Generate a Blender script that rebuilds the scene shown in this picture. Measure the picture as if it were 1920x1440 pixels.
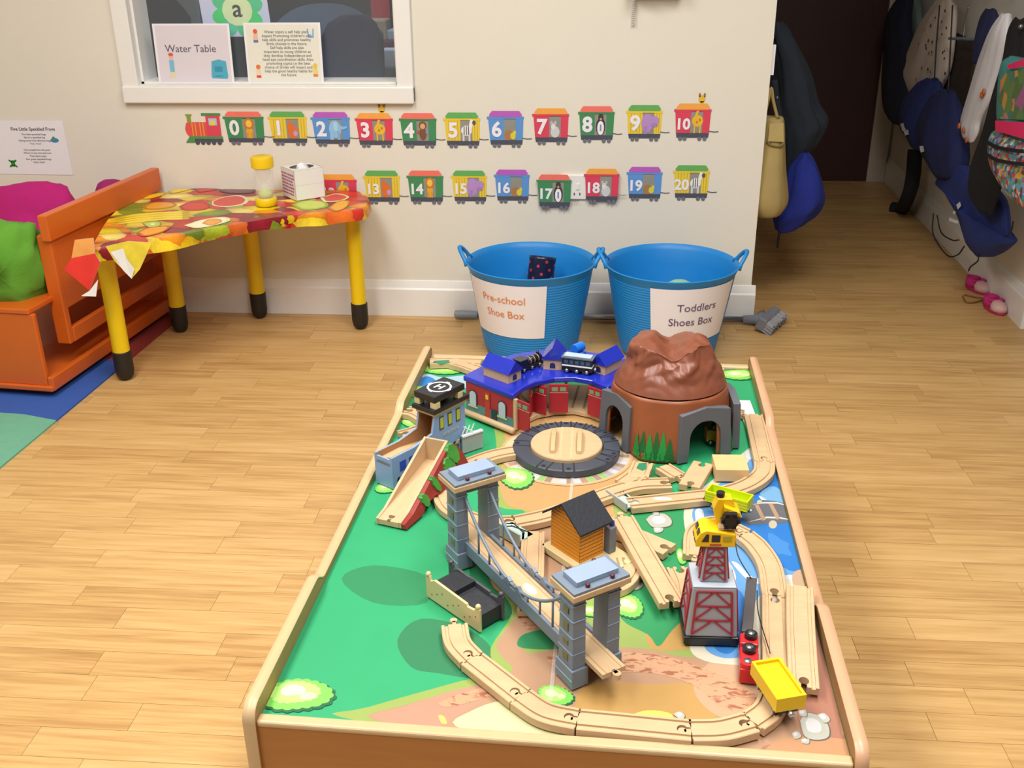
import bpy, bmesh, math, random
from mathutils import Vector, Matrix
for o in list(bpy.data.objects): bpy.data.objects.remove(o, do_unlink=True)
SC = bpy.context.scene
COL = SC.collection
PI = math.pi
random.seed(7)

# ---------------------------------------------------------------- camera
FPX, YAW, PITCH, ROLL, CAMH = 1907.62, 0.080115, 0.417652, -0.009770, 1.34789
def cam_basis():
    cy, sy, cp, sp = math.cos(YAW), math.sin(YAW), math.cos(PITCH), math.sin(PITCH)
    f = Vector((-sy*cp, cy*cp, -sp)); r = Vector((cy, sy, 0)); u = r.cross(f)
    cr, sr = math.cos(ROLL), math.sin(ROLL)
    return cr*r+sr*u, -sr*r+cr*u, f
CR, CU, CF = cam_basis()
cam = bpy.data.cameras.new('camera'); camo = bpy.data.objects.new('camera', cam); COL.objects.link(camo)
cam.sensor_width = 36; cam.lens = FPX/1920*36; cam.clip_start = 0.02
camo.matrix_world = Matrix(((CR.x, CU.x, -CF.x, 0), (CR.y, CU.y, -CF.y, 0), (CR.z, CU.z, -CF.z, CAMH), (0, 0, 0, 1)))
SC.camera = camo

# ---------------------------------------------------------------- world, lamps, exposure
W = bpy.data.worlds.new('world'); SC.world = W; W.use_nodes = True
W.node_tree.nodes['Background'].inputs[0].default_value = (0.93, 0.96, 1.0, 1)
W.node_tree.nodes['Background'].inputs[1].default_value = 0.15
def area_light(name, loc, size, size_y, power, color=(1, 1, 1), rot=(0, 0, 0)):
    l = bpy.data.lights.new(name, 'AREA'); l.shape = 'RECTANGLE'; l.size = size; l.size_y = size_y
    l.energy = power; l.color = color
    o = bpy.data.objects.new(name, l); COL.objects.link(o); o.location = loc; o.rotation_euler = rot
    return o
for lx, ly, pw in ((-1.1, 0.3, 30), (0.5, 0.3, 30), (-1.1, 1.7, 31), (0.5, 1.7, 31)):
    area_light('ceiling_panel_lamp', (lx, ly, 2.55), 0.6, 1.2, pw, (1.0, 0.985, 0.95))
area_light('added_office_light', (-1.2, 4.9, 2.4), 0.6, 0.6, 9, (0.86, 0.93, 1.0))  # added light without a visible fitting, brightens the letter poster and papers
SC.view_settings.view_transform = 'Standard'; SC.view_settings.look = 'None'
SC.view_settings.exposure = 0.32; SC.view_settings.gamma = 1; SC.view_settings.use_curve_mapping = False

# ---------------------------------------------------------------- helpers
def ray(x, y): return CF + CR*((x-960)/FPX) + CU*((720-y)/FPX)
def onplane(x, y, axis, val):
    d = ray(x, y); o = Vector((0, 0, CAMH)); t = (val-o[axis])/d[axis]
    return o + d*t
def U(x, y, z): return onplane(x, y, 2, z)
YW = 3.668                                   # face of the back wall
ZM = 0.39                                    # top of the play board
def WL(x, y, off=0.0): return onplane(x, y, 1, YW-off)

def lin(h):
    h = h.lstrip('#'); out = []
    for i in (0, 2, 4):
        c = int(h[i:i+2], 16)/255
        out.append(c/12.92 if c <= .04045 else ((c+.055)/1.055)**2.4)
    return tuple(out)+(1,)
MATS = {}
def mat(name, hx, rough=.5, metal=0, var=.08, vscale=30, stretch=(1, 1, 1), bump=0, bscale=200, spec=.5, emit=0, coat=0):
    """principled material whose colour wanders a little with a noise field"""
    if name in MATS: return MATS[name]
    m = bpy.data.materials.new(name); m.use_nodes = True; nt = m.node_tree; N = nt.nodes; L = nt.links
    b = N['Principled BSDF']; b.inputs['Roughness'].default_value = rough; b.inputs['Metallic'].default_value = metal
    b.inputs['Specular IOR Level'].default_value = spec
    if coat: b.inputs['Coat Weight'].default_value = coat
    c = lin(hx); tc = N.new('ShaderNodeTexCoord'); mp = N.new('ShaderNodeMapping'); mp.inputs['Scale'].default_value = stretch
    L.new(tc.outputs['Object'], mp.inputs['Vector'])
    no = N.new('ShaderNodeTexNoise'); no.inputs['Scale'].default_value = vscale; no.inputs['Detail'].default_value = 4
    L.new(mp.outputs['Vector'], no.inputs['Vector'])
    mx = N.new('ShaderNodeMix'); mx.data_type = 'RGBA'
    mx.inputs['A'].default_value = tuple(max(0, v*(1-var)) for v in c[:3])+(1,)
    mx.inputs['B'].default_value = tuple(min(1, v*(1+var)) for v in c[:3])+(1,)
    L.new(no.outputs['Fac'], mx.inputs['Factor']); L.new(mx.outputs['Result'], b.inputs['Base Color'])
    if emit:
        L.new(mx.outputs['Result'], b.inputs['Emission Color']); b.inputs['Emission Strength'].default_value = emit
    if bump:
        n2 = N.new('ShaderNodeTexNoise'); n2.inputs['Scale'].default_value = bscale; n2.inputs['Detail'].default_value = 3
        L.new(mp.outputs['Vector'], n2.inputs['Vector'])
        bp = N.new('ShaderNodeBump'); bp.inputs['Strength'].default_value = bump; bp.inputs['Distance'].default_value = .002
        L.new(n2.outputs['Fac'], bp.inputs['Height']); L.new(bp.outputs['Normal'], b.inputs['Normal'])
    MATS[name] = m
    return m
def glass(name, hx, rough=.02, alpha=.12):
    if name in MATS: return MATS[name]
    m = bpy.data.materials.new(name); m.use_nodes = True; b = m.node_tree.nodes['Principled BSDF']
    b.inputs['Base Color'].default_value = lin(hx); b.inputs['Roughness'].default_value = rough
    b.inputs['Alpha'].default_value = alpha; MATS[name] = m
    return m
def ink(hx, f=.8): return '#'+''.join('%02x' % int(int(hx.lstrip('#')[i:i+2], 16)*f) for i in (0, 2, 4))
def plain(hx, rough=.6, **k): return mat('paint_'+hx.lstrip('#')+('_%d' % int(rough*100)), hx, rough, **k)

class MB:
    """collects shapes, builds one mesh object"""
    def __init__(s): s.v = []; s.f = []; s.mi = []
    def add(s, vs, fs, mi=0):
        n = len(s.v); s.v += [tuple(v) for v in vs]
        for f in fs: s.f.append([i+n for i in f]); s.mi.append(mi)
        return s
    def box(s, c, d, rz=0, mi=0, M=None):
        x, y, z = d[0]/2, d[1]/2, d[2]/2; cr, sr = math.cos(rz), math.sin(rz); vs = []
        for k in ((-x, -y, -z), (x, -y, -z), (x, y, -z), (-x, y, -z), (-x, -y, z), (x, -y, z), (x, y, z), (-x, y, z)):
            q = Vector((c[0]+k[0]*cr-k[1]*sr, c[1]+k[0]*sr+k[1]*cr, c[2]+k[2])) if M is None else M @ Vector((c[0]+k[0], c[1]+k[1], c[2]+k[2]))
            vs.append(q)
        return s.add(vs, [(3, 2, 1, 0), (4, 5, 6, 7), (0, 1, 5, 4), (1, 2, 6, 5), (2, 3, 7, 6), (3, 0, 4, 7)], mi)
    def bx(s, x0, x1, y0, y1, z0, z1, mi=0): return s.box(((x0+x1)/2, (y0+y1)/2, (z0+z1)/2), (x1-x0, y1-y0, z1-z0), 0, mi)
    def hexa(s, bot, top, mi=0):
        n = len(bot)
        return s.add(list(bot)+list(top), [tuple(range(n-1, -1, -1)), tuple(range(n, 2*n))]+[(i, (i+1) % n, (i+1) % n+n, i+n) for i in range(n)], mi)
    def prism(s, poly, a, b, plane='xy', mi=0):
        """polygon extruded: xy -> along z, xz -> along y, yz -> along x"""
        if plane == 'xy': B = [(p[0], p[1], a) for p in poly]; T = [(p[0], p[1], b) for p in poly]
        elif plane == 'xz': B = [(p[0], a, p[1]) for p in poly]; T = [(p[0], b, p[1]) for p in poly]
        else: B = [(a, p[0], p[1]) for p in poly]; T = [(b, p[0], p[1]) for p in poly]
        return s.hexa(B, T, mi)
    def ngon(s, pts, mi=0): return s.add(pts, [tuple(range(len(pts)))], mi)
    def cyl(s, p0, p1, r0, r1=None, n=16, mi=0, caps=True):
        p0, p1 = Vector(p0), Vector(p1); r1 = r0 if r1 is None else r1
        d = (p1-p0).normalized(); a = d.orthogonal().normalized(); b = d.cross(a)
        vs = [p0+(a*math.cos(2*PI*i/n)+b*math.sin(2*PI*i/n))*r0 for i in range(n)]+[p1+(a*math.cos(2*PI*i/n)+b*math.sin(2*PI*i/n))*r1 for i in range(n)]
        fs = [(i, (i+1) % n, (i+1) % n+n, i+n) for i in range(n)]
        if caps: fs += [tuple(range(n-1, -1, -1)), tuple(range(n, 2*n))]
        return s.add(vs, fs, mi)
    def tube(s, pts, r, n=8, mi=0):
        pts = [Vector(p) for p in pts]; k = len(pts); vs = []; a = None
        rr = r if isinstance(r, (list, tuple)) else [r]*k
        for i, p in enumerate(pts):
            d = (pts[min(i+1, k-1)]-pts[max(i-1, 0)]).normalized()
            a = d.orthogonal().normalized() if a is None else (a-d*a.dot(d)).normalized()
            b = d.cross(a)
            vs += [p+(a*math.cos(2*PI*j/n)+b*math.sin(2*PI*j/n))*rr[i] for j in range(n)]
        fs = [(i*n+j, i*n+(j+1) % n, (i+1)*n+(j+1) % n, (i+1)*n+j) for i in range(k-1) for j in range(n)]
        fs += [tuple(range(n-1, -1, -1)), tuple(range((k-1)*n, k*n))]
        return s.add(vs, fs, mi)
    def lathe(s, prof, c=(0, 0, 0), n=32, mi=0, cap=True):
        vs = []; k = len(prof)
        for r, z in prof: vs += [(c[0]+r*math.cos(2*PI*j/n), c[1]+r*math.sin(2*PI*j/n), c[2]+z) for j in range(n)]
        fs = [(i*n+j, i*n+(j+1) % n, (i+1)*n+(j+1) % n, (i+1)*n+j) for i in range(k-1) for j in range(n)]
        if cap: fs += [tuple(range(n-1, -1, -1)), tuple(range((k-1)*n, k*n))]
        return s.add(vs, fs, mi)
    def ball(s, c, r, n=14, m=9, mi=0):
        r = (r, r, r) if not isinstance(r, (tuple, list)) else r; vs = []
        for i in range(1, m):
            t = PI*i/m
            vs += [(c[0]+r[0]*math.sin(t)*math.cos(2*PI*j/n), c[1]+r[1]*math.sin(t)*math.sin(2*PI*j/n), c[2]-r[2]*math.cos(t)) for j in range(n)]
        vs += [(c[0], c[1], c[2]-r[2]), (c[0], c[1], c[2]+r[2])]; lo = (m-1)*n; hi = lo+1
        fs = [(i*n+j, i*n+(j+1) % n, (i+1)*n+(j+1) % n, (i+1)*n+j) for i in range(m-2) for j in range(n)]
        fs += [(lo, (j+1) % n, j) for j in range(n)]+[(hi, (m-2)*n+j, (m-2)*n+(j+1) % n) for j in range(n)]
        return s.add(vs, fs, mi)
    def loft(s, rings, mi=0, caps=True):
        n = len(rings[0]); k = len(rings); vs = [p for r in rings for p in r]
        fs = [(i*n+j, i*n+(j+1) % n, (i+1)*n+(j+1) % n, (i+1)*n+j) for i in range(k-1) for j in range(n)]
        if caps: fs += [tuple(range(n-1, -1, -1)), tuple(range((k-1)*n, k*n))]
        return s.add(vs, fs, mi)
    def grid(s, fn, nu, nv, mi=0):
        vs = [fn(i/nu, j/nv) for j in range(nv+1) for i in range(nu+1)]
        return s.add(vs, [(j*(nu+1)+i, j*(nu+1)+i+1, (j+1)*(nu+1)+i+1, (j+1)*(nu+1)+i) for j in range(nv) for i in range(nu)], mi)
    def mesh_in(s, me, fn, mi=0):
        return s.add([fn(v.co) for v in me.vertices], [tuple(p.vertices) for p in me.polygons], mi)
    def build(s, name, mats, parent=None, smooth=False, bevel=0, label=None, fixn=True, subsurf=0, seg=2):
        me = bpy.data.meshes.new(name); me.from_pydata(s.v, [], s.f)
        mats = mats if isinstance(mats, (list, tuple)) else [mats]
        for m in mats: me.materials.append(m)
        for p, k in zip(me.polygons, s.mi): p.material_index = min(k, len(mats)-1); p.use_smooth = bool(smooth)
        if fixn:
            bm = bmesh.new(); bm.from_mesh(me); bmesh.ops.recalc_face_normals(bm, faces=bm.faces); bm.to_mesh(me); bm.free()
        if smooth and smooth is not True: me.set_sharp_from_angle(angle=math.radians(smooth))
        me.update(); o = bpy.data.objects.new(name, me); COL.objects.link(o)
        if parent: o.parent = parent
        if bevel:
            b = o.modifiers.new('bevel', 'BEVEL'); b.width = bevel; b.segments = seg; b.limit_method = 'ANGLE'; b.angle_limit = .6
        if subsurf:
            u = o.modifiers.new('subsurf', 'SUBSURF'); u.levels = subsurf; u.render_levels = subsurf
        if label: o['label'] = label
        return o
def tag(o, label, cat, group=None, kind=None):
    o['label'] = label; o['category'] = cat
    if group: o['group'] = group
    if kind: o['kind'] = kind
    return o
def thing(name, label, cat, loc=(0, 0, 0), rz=0, group=None, rot=None):
    o = bpy.data.objects.new(name, None); COL.objects.link(o); o.location = loc
    o.rotation_euler = rot if rot else (0, 0, rz); o.empty_display_size = .02
    return tag(o, label, cat, group)
def struct(o, label=None):
    o['kind'] = 'structure'
    if label: o['label'] = label
    return o
def setting(o, label, cat):
    o['kind'] = 'structure'; o['label'] = label; o['category'] = cat
    return o
_tc = {}
def text_mesh(s, size, bold=0, align='LEFT', res=3, spacing=1.0):
    k = (s, size, bold, align, spacing)
    if k in _tc: return _tc[k]
    cu = bpy.data.curves.new('t', 'FONT'); cu.body = s; cu.size = size; cu.align_x = align; cu.offset = bold*size
    cu.resolution_u = res; cu.space_line = spacing
    o = bpy.data.objects.new('t', cu); COL.objects.link(o)
    me = bpy.data.meshes.new_from_object(o); bpy.data.objects.remove(o); bpy.data.curves.remove(cu)
    _tc[k] = me
    return me
def spline(pts, n=8):
    """Catmull-Rom through points"""
    P = [Vector(p) for p in pts]; out = []
    P = [P[0]*2-P[1]]+P+[P[-1]*2-P[-2]]
    for i in range(1, len(P)-2):
        a, b, c, d = P[i-1:i+3]
        for k in range(n):
            t = k/n
            out.append(.5*((2*b)+(c-a)*t+(2*a-5*b+4*c-d)*t*t+(3*b-a-3*c+d)*t*t*t))
    return out+[P[-2]]
def ell(cx, cy, rx, ry, n=16, rot=0, wob=0, k=7):
    out = []
    for i in range(n):
        a = 2*PI*i/n; w = 1+wob*math.sin(k*a); x, y = rx*w*math.cos(a), ry*w*math.sin(a)
        out.append((cx+x*math.cos(rot)-y*math.sin(rot), cy+x*math.sin(rot)+y*math.cos(rot)))
    return out
def ring_pts(c, rx, ry, n=24, fold=0, k=5, ph=0, sq=1.0):
    out = []
    for i in range(n):
        a = 2*PI*i/n; ca, sa = math.cos(a), math.sin(a)
        w = 1+fold*math.sin(k*a+ph)
        out.append(Vector((c[0]+rx*w*math.copysign(abs(ca)**sq, ca), c[1]+ry*w*math.copysign(abs(sa)**sq, sa), c[2])))
    return out
WOOD = mat('beech_wood', '#c5a57e', .5, var=.14, vscale=14, stretch=(1.2, 9, 9), bump=.05, bscale=60)
# ================================================================ the room
def wood_floor_mat():
    m = bpy.data.materials.new('oak_laminate'); m.use_nodes = True; nt = m.node_tree; N = nt.nodes; L = nt.links
    b = N['Principled BSDF']; b.inputs['Roughness'].default_value = .42; b.inputs['Specular IOR Level'].default_value = .35
    at = N.new('ShaderNodeAttribute'); at.attribute_name = 'tone'; at.attribute_type = 'GEOMETRY'
    tc = N.new('ShaderNodeNewGeometry')
    sh = N.new('ShaderNodeVectorMath'); sh.operation = 'MULTIPLY_ADD'; sh.inputs[1].default_value = (7, 13, 3); 
    L.new(at.outputs['Color'], sh.inputs[0]); L.new(tc.outputs['Position'], sh.inputs[2])
    mp = N.new('ShaderNodeMapping'); mp.inputs['Scale'].default_value = (1.6, 26, 1); L.new(sh.outputs[0], mp.inputs['Vector'])
    n1 = N.new('ShaderNodeTexNoise'); n1.inputs['Scale'].default_value = 2.4; n1.inputs['Detail'].default_value = 6; n1.inputs['Distortion'].default_value = .5
    L.new(mp.outputs[0], n1.inputs['Vector'])
    mp2 = N.new('ShaderNodeMapping'); mp2.inputs['Scale'].default_value = (6, 260, 1); L.new(sh.outputs[0], mp2.inputs['Vector'])
    n2 = N.new('ShaderNodeTexNoise'); n2.inputs['Scale'].default_value = 1.5; n2.inputs['Detail'].default_value = 2; L.new(mp2.outputs[0], n2.inputs['Vector'])
    cr = N.new('ShaderNodeValToRGB'); e = cr.color_ramp.elements
    e[0].position = .25; e[0].color = lin('#a67c48'); e[1].position = .75; e[1].color = lin('#d9b47c')
    x = e.new(.5); x.color = lin('#c79f66')
    ad = N.new('ShaderNodeMath'); ad.operation = 'MULTIPLY_ADD'; ad.inputs[1].default_value = .13; L.new(at.outputs['Fac'], ad.inputs[0])
    a2 = N.new('ShaderNodeMath'); a2.operation = 'MULTIPLY_ADD'; a2.inputs[1].default_value = .62; L.new(n1.outputs['Fac'], a2.inputs[0])
    a3 = N.new('ShaderNodeMath'); a3.operation = 'MULTIPLY_ADD'; a3.inputs[1].default_value = .26; L.new(n2.outputs['Fac'], a3.inputs[0]); a3.inputs[2].default_value = -.03
    L.new(a3.outputs[0], a2.inputs[2]); L.new(a2.outputs[0], ad.inputs[2]); L.new(ad.outputs[0], cr.inputs[0])
    L.new(cr.outputs[0], b.inputs['Base Color'])
    return m
FLOORM = wood_floor_mat()
def set_tone(me, tones):
    a = me.attributes.new('tone', 'FLOAT', 'FACE')
    for i, t in enumerate(tones): a.data[i].value = t
fl = MB().bx(-3.2, 3.0, -.5, 6.4, -.05, -.004).build('floor', mat('floor_base', '#8a6232', .6)); setting(fl, 'oak strip laminate floor across the playroom and corridor', 'floor')
rng = random.Random(3); strips = []
SW = .0735; y = .45; row = 0
while y < 6.12:
    x = -3.0-rng.random()*.5
    while x < 2.6:
        ln = rng.choice((.28, .36, .42, .5, .62))*(.9+.25*rng.random()); t = rng.random()
        strips.append((x, y, ln, t)); x += ln
    y += SW
def strip_score(s):
    c = Vector((s[0]+s[2]/2, s[1]+SW/2, 0)); d = c-Vector((0, 0, CAMH)); z = d.dot(CF)
    px = 960+FPX*d.dot(CR)/z; py = 720-FPX*d.dot(CU)/z
    if not (-150 < px < 2070 and -50 < py < 1560): return 0
    if -.36 < c.x < .34 and 1.25 < c.y < 2.2: return 0
    return s[2]/z/z/z
strips.sort(key=strip_score, reverse=True)
far = MB(); ft = []
for i, (x, y, ln, t) in enumerate(strips):
    g = .0004
    if i < 300:
        o = MB().bx(x+g, x+ln-g, y+g, y+SW-g, -.004, 0).build('plank', FLOORM, fl, fixn=False); set_tone(o.data, [t]*6)
    else:
        far.bx(x+g, x+ln-g, y+g, y+SW-g, -.004, 0); ft += [t]*6
o = far.build('plank_field', FLOORM, fl, fixn=False); set_tone(o.data, ft); o['kind'] = 'stuff'

WALLM = mat('cream_emulsion', '#e2ddd0', .85, var=.03, vscale=3, bump=.15, bscale=260)
WHITE = mat('white_gloss_paint', '#eceae6', .35, var=.02)
WX1 = .603                                   # wall ends here, corridor beyond
wx0, wx1, wz0 = -1.63, -.685, .86          # glazed opening
wb = MB()
wb.bx(-3.2, wx0, YW, YW+.14, 0, 2.6); wb.bx(wx1, WX1, YW, YW+.14, 0, 2.6); wb.bx(wx0, wx1, YW, YW+.14, 0, wz0); wb.bx(wx0, wx1, YW, YW+.14, 1.75, 2.6)
setting(wb.build('wall_back', WALLM), 'cream wall with the number train and the internal window', 'wall')
setting(MB().bx(WX1-.14, WX1, YW+.14, 6.12, 0, 2.6).build('wall_corridor_left', WALLM), 'cream corridor wall behind the hanging coats', 'wall')
RX0, RX1 = 1.60, 1.72                        # right corridor wall leans outwards slightly
def rwx(y): return RX0+(RX1-RX0)*(y-3.65)/(6.1-3.65)
m = MB().hexa([(RX0, 3.65, 0), (2.6, 3.65, 0), (2.6, 6.1, 0), (RX1, 6.1, 0)], [(RX0, 3.65, 2.6), (2.6, 3.65, 2.6), (2.6, 6.1, 2.6), (RX1, 6.1, 2.6)])
setting(m.build('wall_right', WALLM), 'cream corridor wall on the right behind the row of pegs', 'wall')
setting(MB().bx(.46, 2.6, 6.1, 6.2, 0, 2.6).build('wall_far', WALLM), 'wall closing the dim corridor', 'wall')
setting(MB().bx(-3.2, 3.0, 2.0-2.4, 6.4, 2.6, 2.68).build('ceiling', mat('ceiling_white', '#e8e6e0', .9, var=.02)), 'white ceiling over the playroom', 'ceiling')
setting(MB().bx(-3.3, -3.2, -.4, 6.4, 0, 2.6).build('wall_left', WALLM), 'cream side wall of the playroom', 'wall')
setting(MB().bx(WX1, 3.0, YW-.01, YW+.14, 2.02, 2.6).build('added_lintel', WALLM), 'unseen cream wall added above the corridor opening to darken the corridor', 'wall')  # added out of view to hold ceiling light back from the corridor
# dark door closing the corridor
d = MB().bx(.75, 1.60, 6.06, 6.1, 0, 2.02).build('door_1', mat('dark_door_veneer', '#3a1d1a', .45, var=.15, vscale=6, stretch=(8, 8, .6))); setting(d, 'dark brown flush door at the end of the corridor', 'door')
f = MB(); f.bx(1.60, 1.70, 6.05, 6.1, 0, 2.1); f.bx(.66, .75, 6.05, 6.1, 0, 2.1); f.bx(.66, 1.70, 6.05, 6.1, 2.02, 2.1); f.build('door_frame', mat('frame_grey_white', '#b7a99a', .5), d)
MB().ball((.83, 6.03, 1.0), .025).build('door_knob', mat('brass', '#b08d4a', .3, 1), d, True)
# skirting boards: a moulded profile swept along each wall
def skirting(name, a, b, nrm, label, ends=True):
    a, b, nrm = Vector(a), Vector(b), Vector(nrm); prof = [(0, 0), (.016, 0), (.016, .105), (.012, .112), (.004, .138), (0, .14)]
    R = [[p+nrm*d+Vector((0, 0, h)) for d, h in prof] for p in (a, b)]
    return setting(MB().loft(R).build(name, WHITE), label, 'skirting board')
skirting('baseboard_back', (-3.2, YW, 0), (WX1+.016, YW, 0), (0, -1, 0), 'white skirting board along the train wall')
skirting('baseboard_corridor_left', (WX1, YW+.0005, 0), (WX1, 6.1, 0), (1, 0, 0), 'white skirting board turning into the corridor')
rn = Vector((-(6.1-3.65), RX1-RX0, 0)).normalized()
skirting('baseboard_right', (RX0, 3.63, 0), (RX1, 6.1, 0), rn, 'white skirting board under the coat pegs')
skirting('baseboard_right_end', (RX0-.016, 3.65, 0), (2.6, 3.65, 0), (0, -1, 0), 'white skirting board on the end of the right wall')
# window between playroom and office
wn = thing('window_1', 'internal window with white frame looking into the office', 'window', (0, 0, 0)); wn['kind'] = 'structure'
f = MB(); t = .05
f.bx(wx0-.055, wx0+.004, YW-.018, YW+.02, wz0-.06, 1.8); f.bx(wx1-.004, wx1+.055, YW-.018, YW+.02, wz0-.06, 1.8)
f.build('window_frame', WHITE, wn, bevel=.004)
MB().bx(wx0-.055, wx1+.055, YW-.026, YW+.03, wz0-.062, wz0-.004).build('window_board', WHITE, wn, bevel=.004)
f = MB(); f.bx(wx0, wx0+.012, YW+.02, YW+.14, wz0, 1.75); f.bx(wx1-.012, wx1, YW+.02, YW+.14, wz0, 1.75); f.bx(wx0, wx1, YW+.02, YW+.14, wz0-.01, wz0+.008)
f.build('window_lining', WHITE, wn)
MB().bx(wx0, wx1, YW+.075, YW+.079, wz0, 1.75).build('pane', glass('window_glass', '#dfe8ee', .02, .06), wn)

# ---------------------------------------------------------------- office seen through the window
OFF = mat('office_wall', '#35323a', .9)
m = MB(); m.bx(-2.9, .4, 5.6, 5.7, 0, 2.6); m.bx(-3.0, -2.9, YW+.15, 5.7, 0, 2.6)
setting(m.build('wall_office', OFF), 'grey wall at the back of the dim office', 'wall')
# ================================================================ the train table
TY = -.0331; TC = Vector((-.0748*math.cos(TY)-1.6475*math.sin(TY), -.0748*math.sin(TY)+1.6475*math.cos(TY), 0))
def tl(P):
    d = P-TC; c, s = math.cos(-TY), math.sin(-TY)
    return Vector((d.x*c-d.y*s, d.x*s+d.y*c, P.z))
tt = thing('train_table', 'low wooden train play table with a printed landscape board', 'play table', TC, TY)
V0, V1 = -.6475, .6475
EDGE = mat('rim_edging', '#c4a87e', .35, var=.06, vscale=8, stretch=(8, 1, 8)); EDGEP = mat('rim_edging_pink', '#c69a78', .35, var=.06, vscale=8, stretch=(8, 1, 8))
PANEL = mat('cherry_laminate', '#a9713c', .4, var=.14, vscale=5, stretch=(1.5, 1, 14)); INNER = mat('inner_laminate', '#a07a4a', .5, var=.1, vscale=6, stretch=(1, 3, 14))
def arc(cx, cy, r, a0, a1, n=6): return [(cx+r*math.cos(a0+(a1-a0)*i/n), cy+r*math.sin(a0+(a1-a0)*i/n)) for i in range(n+1)]
HI, LO = .42, .402; d1, d2 = .315, .345      # raised ends, lower middle
def rail_outline():
    r = .022; o = []
    o += arc(V0+r, .12+r, r, PI*1.5, PI, 4) + arc(V0+r, HI-r, r, PI, PI/2)
    for vv, sgn in ((V0+d1, 1), (V1-d2, -1)):
        k = [(-.018, HI), (-.009, HI-.003), (0, (HI+LO)/2), (.009, LO+.003), (.018, LO)]
        o += [(vv+a, b) for a, b in k] if sgn > 0 else [(vv-a, b) for a, b in reversed(k)]
    o += arc(V1-r, HI-r, r, PI/2, 0) + arc(V1-r, .12+r, r, 0, -PI/2, 4)
    return o
RO = rail_outline()
for sx in (-1, 1):
    x0 = sx*.4; x1 = sx*.385
    rl = MB().prism(RO, min(x0, x1), max(x0, x1), 'yz').build('side_rail', [INNER], tt, 40)
    # light lipping that wraps the edge of the board
    k = len(RO); C = sum((Vector((0, a, b)) for a, b in RO), Vector())/k
    vs = []; fs = []
    prof = [(-.0085, -.0003), (-.0085, .0012), (-.005, .0034), (0, .0042), (.005, .0034), (.0085, .0012), (.0085, -.0003)]
    rings = []
    for i in range(k):
        a = Vector((0,)+RO[i-1]); b = Vector((0,)+RO[(i+1) % k]); p = Vector((0,)+RO[i])
        t = (b-a).normalized(); n = Vector((0, -t.z, t.y)); n = n if n.dot(p-C) > 0 or True else -n
        rings.append((p, n))
    area = sum(RO[i-1][0]*RO[i][1]-RO[i][0]*RO[i-1][1] for i in range(k)); sg = -1 if area > 0 else 1
    e = MB(); xm = (x0+x1)/2; np_ = len(prof)
    for p, n in rings: vs += [Vector((xm+a, 0, 0))+p+n*(b*sg) for a, b in prof]
    for i in range(k):
        for j in range(np_): fs.append((i*np_+j, i*np_+(j+1) % np_, ((i+1) % k)*np_+(j+1) % np_, ((i+1) % k)*np_+j))
    e.add(vs, fs); e.build('edge_lipping', EDGE if sx < 0 else EDGEP, rl, 50)
for sy in (-1, 1):
    v = sy*(.6475-.012); ov = 1
    pn = MB().bx(-.385, .385, v-.008, v+.008, .14, .392).build('end_panel', PANEL, tt)
    MB().bx(-.385, .385, v-.0092, v+.0092, .388, .3985).build('edge_lipping', EDGE, pn, bevel=.004, seg=3)
for sx in (-1, 1):
    for sy in (-1, 1):
        MB().bx(sx*.36-.022, sx*.36+.022, sy*.6-.022, sy*.6+.022, 0, .36).build('leg', PANEL, tt, bevel=.004)
GREEN = mat('printed_green', '#219560', .6, var=.10, vscale=9)
bd = MB().bx(-.3848, .3848, V0+.0205, V1-.0205, ZM-.012, ZM).build('play_board', GREEN, tt, label='printed board with grass, paths, river and bushes')
bu0, bu1, bv0, bv1 = -.384, .384, V0+.021, V1-.021
def clip(poly):
    for ax, lim, sg in ((0, bu0, 1), (0, bu1, -1), (1, bv0, 1), (1, bv1, -1)):
        out = []
        for i in range(len(poly)):
            a, b = poly[i-1], poly[i]; da, db = (a[ax]-lim)*sg, (b[ax]-lim)*sg
            if (da >= 0) != (db >= 0):
                t = da/(da-db); out.append((a[0]+(b[0]-a[0])*t, a[1]+(b[1]-a[1])*t))
            if db >= 0: out.append(b)
        poly = out
        if not poly: return poly
    return poly
LAY = [0]
def tri_poly(mb, poly, z, mi):
    poly = clip(poly)
    if len(poly) > 2: mb.ngon([(a, b, z) for a, b in poly], mi)
def pxl(x, y): P = tl(U(x, y, ZM)); return (P.x, P.y)
def printed(name, polys, cols, smooth=4, label=None):
    """flat print on the board: pixel-traced outlines laid in the board plane, one thin ink layer each"""
    for pts, c in zip(polys, cols):
        mb = MB(); LAY[0] += 1; w = [pxl(*q) for q in pts]
        if smooth:
            n = len(w); w = [(q.x, q.y) for q in spline([Vector((a, b, 0)) for a, b in [w[-1]]+w+[w[0], w[1]]], smooth)][smooth:-smooth-1]
        tri_poly(mb, w, ZM+.00002*LAY[0], 0); o = mb.build(name, plain(ink(c), .6, var=.04), bd, label=label, fixn=False)
    return o
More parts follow.
